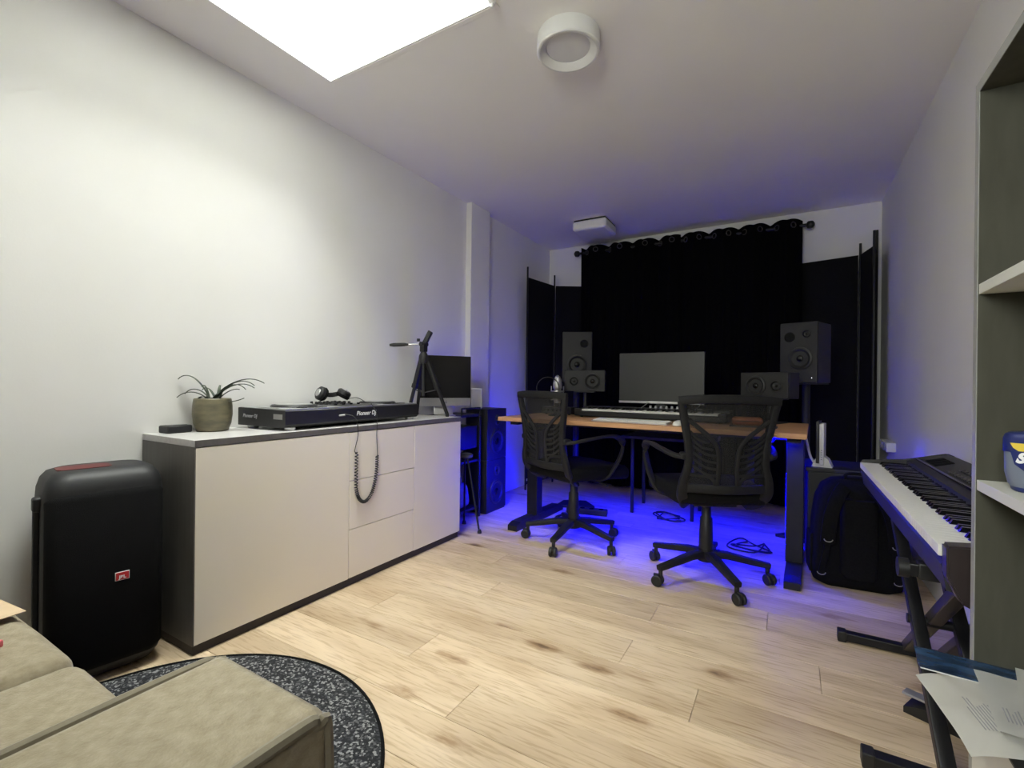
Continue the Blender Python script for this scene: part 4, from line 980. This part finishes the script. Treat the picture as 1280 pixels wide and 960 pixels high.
# backpack
t = thing('backpack', 'black backpack with padded shoulder straps on the floor by the desk', 'backpack', (0.284, 2.83, 0), R(5))
secs = []
for z, kx, ky in ((0.0, 0.75, 0.7), (0.02, 0.95, 0.92), (0.08, 1.0, 1.0), (0.30, 0.98, 0.96), (0.42, 0.90, 0.85), (0.485, 0.76, 0.70), (0.515, 0.55, 0.50), (0.525, 0.3, 0.3)):
    secs.append(([(x*0.185*kx/0.185, y*ky) for x, y in rpoly(0.37, -0.085, 0.10, 0.05, 0.06)], z))
bm = lofted(secs); obj('body', bm, fabricb_m, t, angle=60)
obj('back_pad', lofted([([(x*k, y-0.002) for x, y in rpoly(0.15, -0.105, -0.06, 0.02, 0.015)], z) for z, k in ((0.06, 0.8), (0.08, 1), (0.40, 1), (0.43, 0.8))]), fabricb_m, t, angle=60)
for s in (-1, 1):
    pts = smooth_path([(s*0.055, -0.062, 0.485), (s*0.085, -0.105, 0.45), (s*0.115, -0.128, 0.37), (s*0.128, -0.132, 0.28), (s*0.132, -0.120, 0.20), (s*0.142, -0.098, 0.12), (s*0.15, -0.082, 0.06)], 6)
    n = len(pts)
    st = obj('shoulder_strap', sweep(NB(), pts, rrect(0.060, 0.016, 0.006, 2), up=(0, -1, 0.2), scale=[(1 if i < n*0.6 else 0.45, 1 if i < n*0.6 else 0.4) for i in range(n)]), fabricb_m, t)
    for zz, yy, xx in ((0.245, -0.143, 0.130), (0.07, -0.092, 0.149)):
        obj('d_ring', tube(NB(), [(s*xx+0.017*math.cos(a), yy, zz+0.012*math.sin(a)) for a in [PI+PI*i/12 for i in range(13)]], 0.0022, 6), dsil_m, st)
obj('top_handle', tube(NB(), smooth_path([(-0.05, -0.03, 0.515), (-0.04, -0.04, 0.545), (0.04, -0.04, 0.545), (0.05, -0.03, 0.515)], 5), 0.007, 8), fabricb_m, t)
for s in (-1, 1): obj('side_pocket', box(NB(), s*0.184-0.010, s*0.184+0.010, -0.05, 0.07, 0.05, 0.24, bev=0.008, seg=3), fabricb_m, t)

# ---- digital piano on an X stand.  local: keys along +x (world -y ... +y handled by rotation), player's side -y
# world: player's side faces -X, bass end far (Y=2.43); rotate so local +x -> world -y, local -y -> world -x
PYF, PYN, PXF = 2.425, 1.235, 0.258
t = thing('digital_piano', 'black digital piano with white keys along the wall on an X stand', 'piano', (PXF, PYF, 0), R(-90))
PLn = PYF-PYN; KZ = 0.652
ck = 0.022
kwid = PLn/52
# case: profile in (y, z) extruded along x
obj('case', prism(NB(), [(0.012, 0.565), (0.10, 0.535), (0.285, 0.535), (0.295, 0.545), (0.295, 0.70), (0.275, 0.706), (0.150, 0.672), (0.150, 0.630), (0.012, 0.628), (0.004, 0.615)], 'x', -0.001, PLn+0.001), ppanel_m, t)
for x0, x1 in ((-ck-0.004, -0.0012), (PLn+0.0012, PLn+0.040)):
    bm = NB(); prism(bm, [(0.005, 0.60), (0.025, 0.555), (0.07, 0.532), (0.29, 0.53), (0.298, 0.545), (0.298, 0.70), (0.276, 0.709), (0.15, 0.676), (0.004, 0.660)], 'x', x0, x1)
    bmesh.ops.bevel(bm, geom=bm.edges[:], offset=0.004, segments=2, affect='EDGES'); obj('end_cheek', bm, pcheek_m if x0 > 0 else ppanel_m, t)
keybed(t, 0.0, 52, kwid, 0.149, 0.0, KZ, 0.095, 0.0125, start=5, zh=0.022)
M_ = Matrix.Translation((0, 0.150, 0.673)) @ Matrix.Rotation(math.atan2(0.034, 0.125), 4, 'X')
bx('panel_groove', (0.01, PLn-0.01, 0.028, 0.036, -0.002, 0.0035), gloss_m, t, bev=0, M=M_)
bx('display', (PLn*0.46, PLn*0.56, 0.05, 0.085, -0.002, 0.0025), gloss_m, t, bev=0, M=M_)
for r in range(2):
    for k in range(10): bx('button', (PLn*0.30+k*0.034, PLn*0.30+k*0.034+0.022, 0.048+r*0.028, 0.060+r*0.028, -0.001, 0.004), xgrey_m, t, bev=0.001, M=M_)
for k in range(3): obj('speaker_grille', box(NB(), PLn*0.06+k*0.05, PLn*0.06+k*0.05+0.04, 0.045, 0.1, -0.001, 0.0025, bev=0.001, M=M_), grille_m, t)
# X stand
t = thing('keyboard_stand', 'black folding X stand under the digital piano', 'stand', (0.36, 1.845, 0))
hy = 0.345
for s in (-1, 1):
    ft = bx('foot_bar', (-0.185, 0.185, s*hy-0.018, s*hy+0.018, 0.006, 0.036), blackm_m, t, bev=0.003)
    for e_ in (-0.178, 0.178): bx('end_cap', (e_-0.014, e_+0.014, s*hy-0.021, s*hy+0.021, 0, 0.040), black_m, ft, bev=0.004)
    tp = bx('support_arm', (-0.10 if s < 0 else 0.0, 0.15, s*hy*0.9-0.016, s*hy*0.9+0.016, 0.492, 0.524), blackm_m, t, bev=0.003)
    bx('rubber_sleeve', (-0.08 if s < 0 else 0.02, 0.10, s*hy*0.9-0.020, s*hy*0.9+0.020, 0.488, 0.5285), black_m, tp, bev=0.004)
    obj('end_cap', cyl(NB(), (-0.118 if s < 0 else -0.018, s*hy*0.9, 0.508), (-0.096 if s < 0 else 0.004, s*hy*0.9, 0.508), 0.024, 14), black_m, tp)
for x in (0.018, 0.118):
    obj('cross_leg', sweep(NB(), [(x, hy, 0.03), (x, -hy*0.9, 0.495)], rrect(0.034, 0.034, 0.005, 2), up=(1, 0, 0)), xgrey_m, t)
for x in (-0.022, 0.075):
    obj('cross_leg', sweep(NB(), [(x, -hy, 0.03), (x, hy*0.9, 0.495)], rrect(0.034, 0.034, 0.005, 2), up=(1, 0, 0)), blackm_m, t)
obj('pivot', cyl(NB(), (-0.045, 0.0, 0.265), (0.145, 0.0, 0.265), 0.014, 14), blackm_m, t)
obj('lock_plate', lathe(NB(), [(0, 0.012), (0.05, 0.012), (0.055, 0.006), (0.055, 0), (0, 0)], 24, orient((0.138, 0, 0.265), (0, 1, 0), (0, 0, 1))), blackm_m, t)
t = thing('sustain_pedal', 'black sustain pedal with a metal lever on the floor under the piano', 'pedal', (0.385, 1.80, 0), R(-27))
bm = NB(); prism(bm, [(-0.075, 0.0), (0.11, 0.0), (0.11, 0.052), (0.02, 0.048), (-0.075, 0.018)], 'y', -0.036, 0.036); obj('housing', bm, black_m, t)
obj('lever', box(NB(), -0.085, 0.02, -0.018, 0.018, 0.042, 0.05, bev=0.003), dsil_m, t)
for k in range(3):
    tag(obj('cable', tube(NB(), smooth_path([(0.528+0.015*k, 1.62+0.06*k, 0.53), (0.528+0.015*k, 1.65+0.06*k, 0.30), (0.530+0.015*k, 1.66+0.06*k, 0.10), (0.530+0.015*k, 1.70+0.06*k, 0.008), (0.530+0.015*k, 1.82+0.06*k, 0.006), (0.530+0.015*k, 1.95+0.05*k, 0.006)], 6), 0.0035, 6), black_m),
        ['black piano cable drooping to the floor nearest the shelf unit', 'black piano cable drooping between the stand legs', 'black piano cable drooping nearest the far foot bar'][k], 'cable', 'piano cables')

# ---- shelf unit
XS, YS, ZT = 0.286, 1.151, 1.487
t = thing('shelf_unit', 'tall grey shelf unit with white shelves against the wall', 'shelf', (0, 0, 0))
SYN = -0.45
XB = XR-0.004
for y in (YS-0.018, SYN, (YS+SYN)/2-0.3):
    s = bx('side_panel', (XS, XB, y, y+0.018, 0, ZT), shelfg_m, t, bev=0.0008)
    bx('edge_band', (XS-0.0012, XS, y, y+0.018, 0, ZT), edge_m, s, bev=0)
s = bx('top_panel', (XS, XB, SYN, YS, ZT, ZT+0.018), shelfg_m, t, bev=0.0008)
bx('edge_band', (XS-0.0012, XS, SYN, YS, ZT, ZT+0.018), edge_m, s, bev=0)
bx('back_panel', (XB-0.006, XB, SYN+0.018, YS-0.018, 0.02, ZT), shelfg_m, t, bev=0)
zs = [1.128, 0.783, 0.443, 0.10]
y_mid = (YS+SYN)/2-0.3
for z in zs:
    bx('shelf_board', (XS+0.001, XB-0.006, y_mid+0.018, YS-0.018, z-0.0, z+0.018), white_m, t, bev=0.0008)
    bx('shelf_board', (XS+0.001, XB-0.006, SYN+0.018, y_mid, z-0.0, z+0.018), white_m, t, bev=0.0008)
bx('door', (XS-0.002, XS+0.016, y_mid+0.02, YS-0.020, 0.02, 0.425), white_m, t, bev=0.0012)

# tub of wipes
ta = R(-52)
t = thing('wipes_tub', 'navy and grey plastic tub with a yellow printed label on the white shelf', 'tub', (0.354, 1.036, 0.8014), R(-38))
obj('tub_body', lofted([([(x*k, y*k) for x, y in rpoly(0.112, -0.042, 0.042, 0.03, 0.03, 6)], z) for z, k in ((0.006, 0.86), (0.012, 0.93), (0.03, 0.99), (0.062, 1.0), (0.0625, 0.99))]), greyb_m, t, angle=50)
obj('tub_base', lofted([([(x*k, y*k) for x, y in rpoly(0.112, -0.042, 0.042, 0.03, 0.03, 6)], z) for z, k in ((0.0, 0.80), (0.003, 0.86), (0.0075, 0.88))]), bluec_m, t, angle=50)
obj('lid', lofted([([(x*k, y*k) for x, y in rpoly(0.114, -0.043, 0.043, 0.03, 0.03, 6)], z) for z, k in ((0.062, 1.0), (0.082, 1.0), (0.089, 0.96), (0.092, 0.88))]), bluec_m, t, angle=50)
lb = [(-0.038, 0.064), (0.045, 0.064), (0.045, 0.026), (0.02, 0.020), (-0.014, 0.028), (-0.033, 0.044)]
lab = obj('label_panel', prism(NB(), lb, 'y', -0.0432, -0.0415), bluec_m, t)
obj('label_flash', prism(NB(), [(-0.038, 0.0765), (0.03, 0.0775), (0.03, 0.066), (-0.028, 0.0645), (-0.034, 0.069)], 'y', -0.0442, -0.0428), yellow_m, lab)
text('label_lettering', 'S', 0.021, whitet_m, lab, orient((-0.0265, -0.0436, 0.0535), (1, 0, 0), (0, 0, 1)), shear=0.35, bold=0.0012)

# magazines, papers and tray sticking out of the lower shelf
ZSH = 0.461
t = thing('letter_tray', 'black letter tray under the papers on the lower white shelf', 'tray', (0.33, 1.02, ZSH+0.0005))
bx('tray_floor', (-0.07, 0.17, -0.19, 0.105, 0, 0.004), black_m, t, bev=0.001)
for a in ((-0.07, 0.17, 0.101, 0.105), (0.166, 0.17, -0.19, 0.105), (-0.07, 0.17, -0.19, -0.186)): bx('tray_rim', (*a, 0.004, 0.016), black_m, t, bev=0.001)
t = thing('magazine', 'glossy dark blue magazine sticking out over the shelf edge', 'magazine', (0.262, 1.10, ZSH+0.0175), R(-4))
bx('cover', (-0.060, 0.075, -0.045, 0.034, 0.0025, 0.0036), mag_m, t, bev=0.0003)
bx('pages', (-0.059, 0.074, -0.044, 0.033, 0.0, 0.0025), paper_m, t, bev=0)
def sheet(name, label, loc, rz, w, l, marks, curl=0.0, rc=0.0):
    t = thing(name, label, 'paper', loc, rz, 'loose papers on the shelf')
    bm = NB(); n = 12
    g = [[bm.verts.new((-w/2+w*i/n, -l/2+l*k/n, curl*((max(0, 0.5-i/n))**2+(max(0, 0.4-k/n))**2)+0.0005*math.sin(i*1.3+k))) for k in range(n+1)] for i in range(n+1)]
    for A, B in zip(g, g[1:]):
        for k in range(n): bm.faces.new((A[k], B[k], B[k+1], A[k+1]))
    bmesh.ops.solidify(bm, geom=bm.faces[:], thickness=-0.0008)
    o = obj('sheet', bm, paper_m, t, angle=60)
    bm = NB()
    for a, b, c, d in marks:
        k = 0
        while a+k*0.004 < b:
            x = a+k*0.004; box(bm, x, x+0.0016, c, c+(d-c)*random.uniform(0.5, 1), 0.0016+curl*((max(0, -x/w))**2+max(0, -0.1-c/l)**2), 0.0019+curl*((max(0, -x/w))**2+max(0, -0.1-c/l)**2)); k += 1
    if marks: obj('print', bm, greyt_m, t, smooth=False)
    return t
sheet('paper_sheet', 'creased white printed paper hanging over the shelf edge', (0.268, 0.975, ZSH+0.018), R(8), 0.125, 0.185, [(-0.03, 0.0, -0.05, 0.03), (0.01, 0.045, -0.06, 0.05)], curl=-0.05)
sheet('paper_sheet', 'white printed letter lying over the dark blue magazine', (0.325, 0.995, ZSH+0.024), R(-6), 0.12, 0.18, [(-0.045, -0.02, -0.06, -0.01), (-0.01, 0.035, -0.07, 0.0)])
sheet('paper_sheet', 'blank white folded paper on top of the printed letter', (0.372, 1.055, ZSH+0.0275), R(-14), 0.105, 0.12, [])
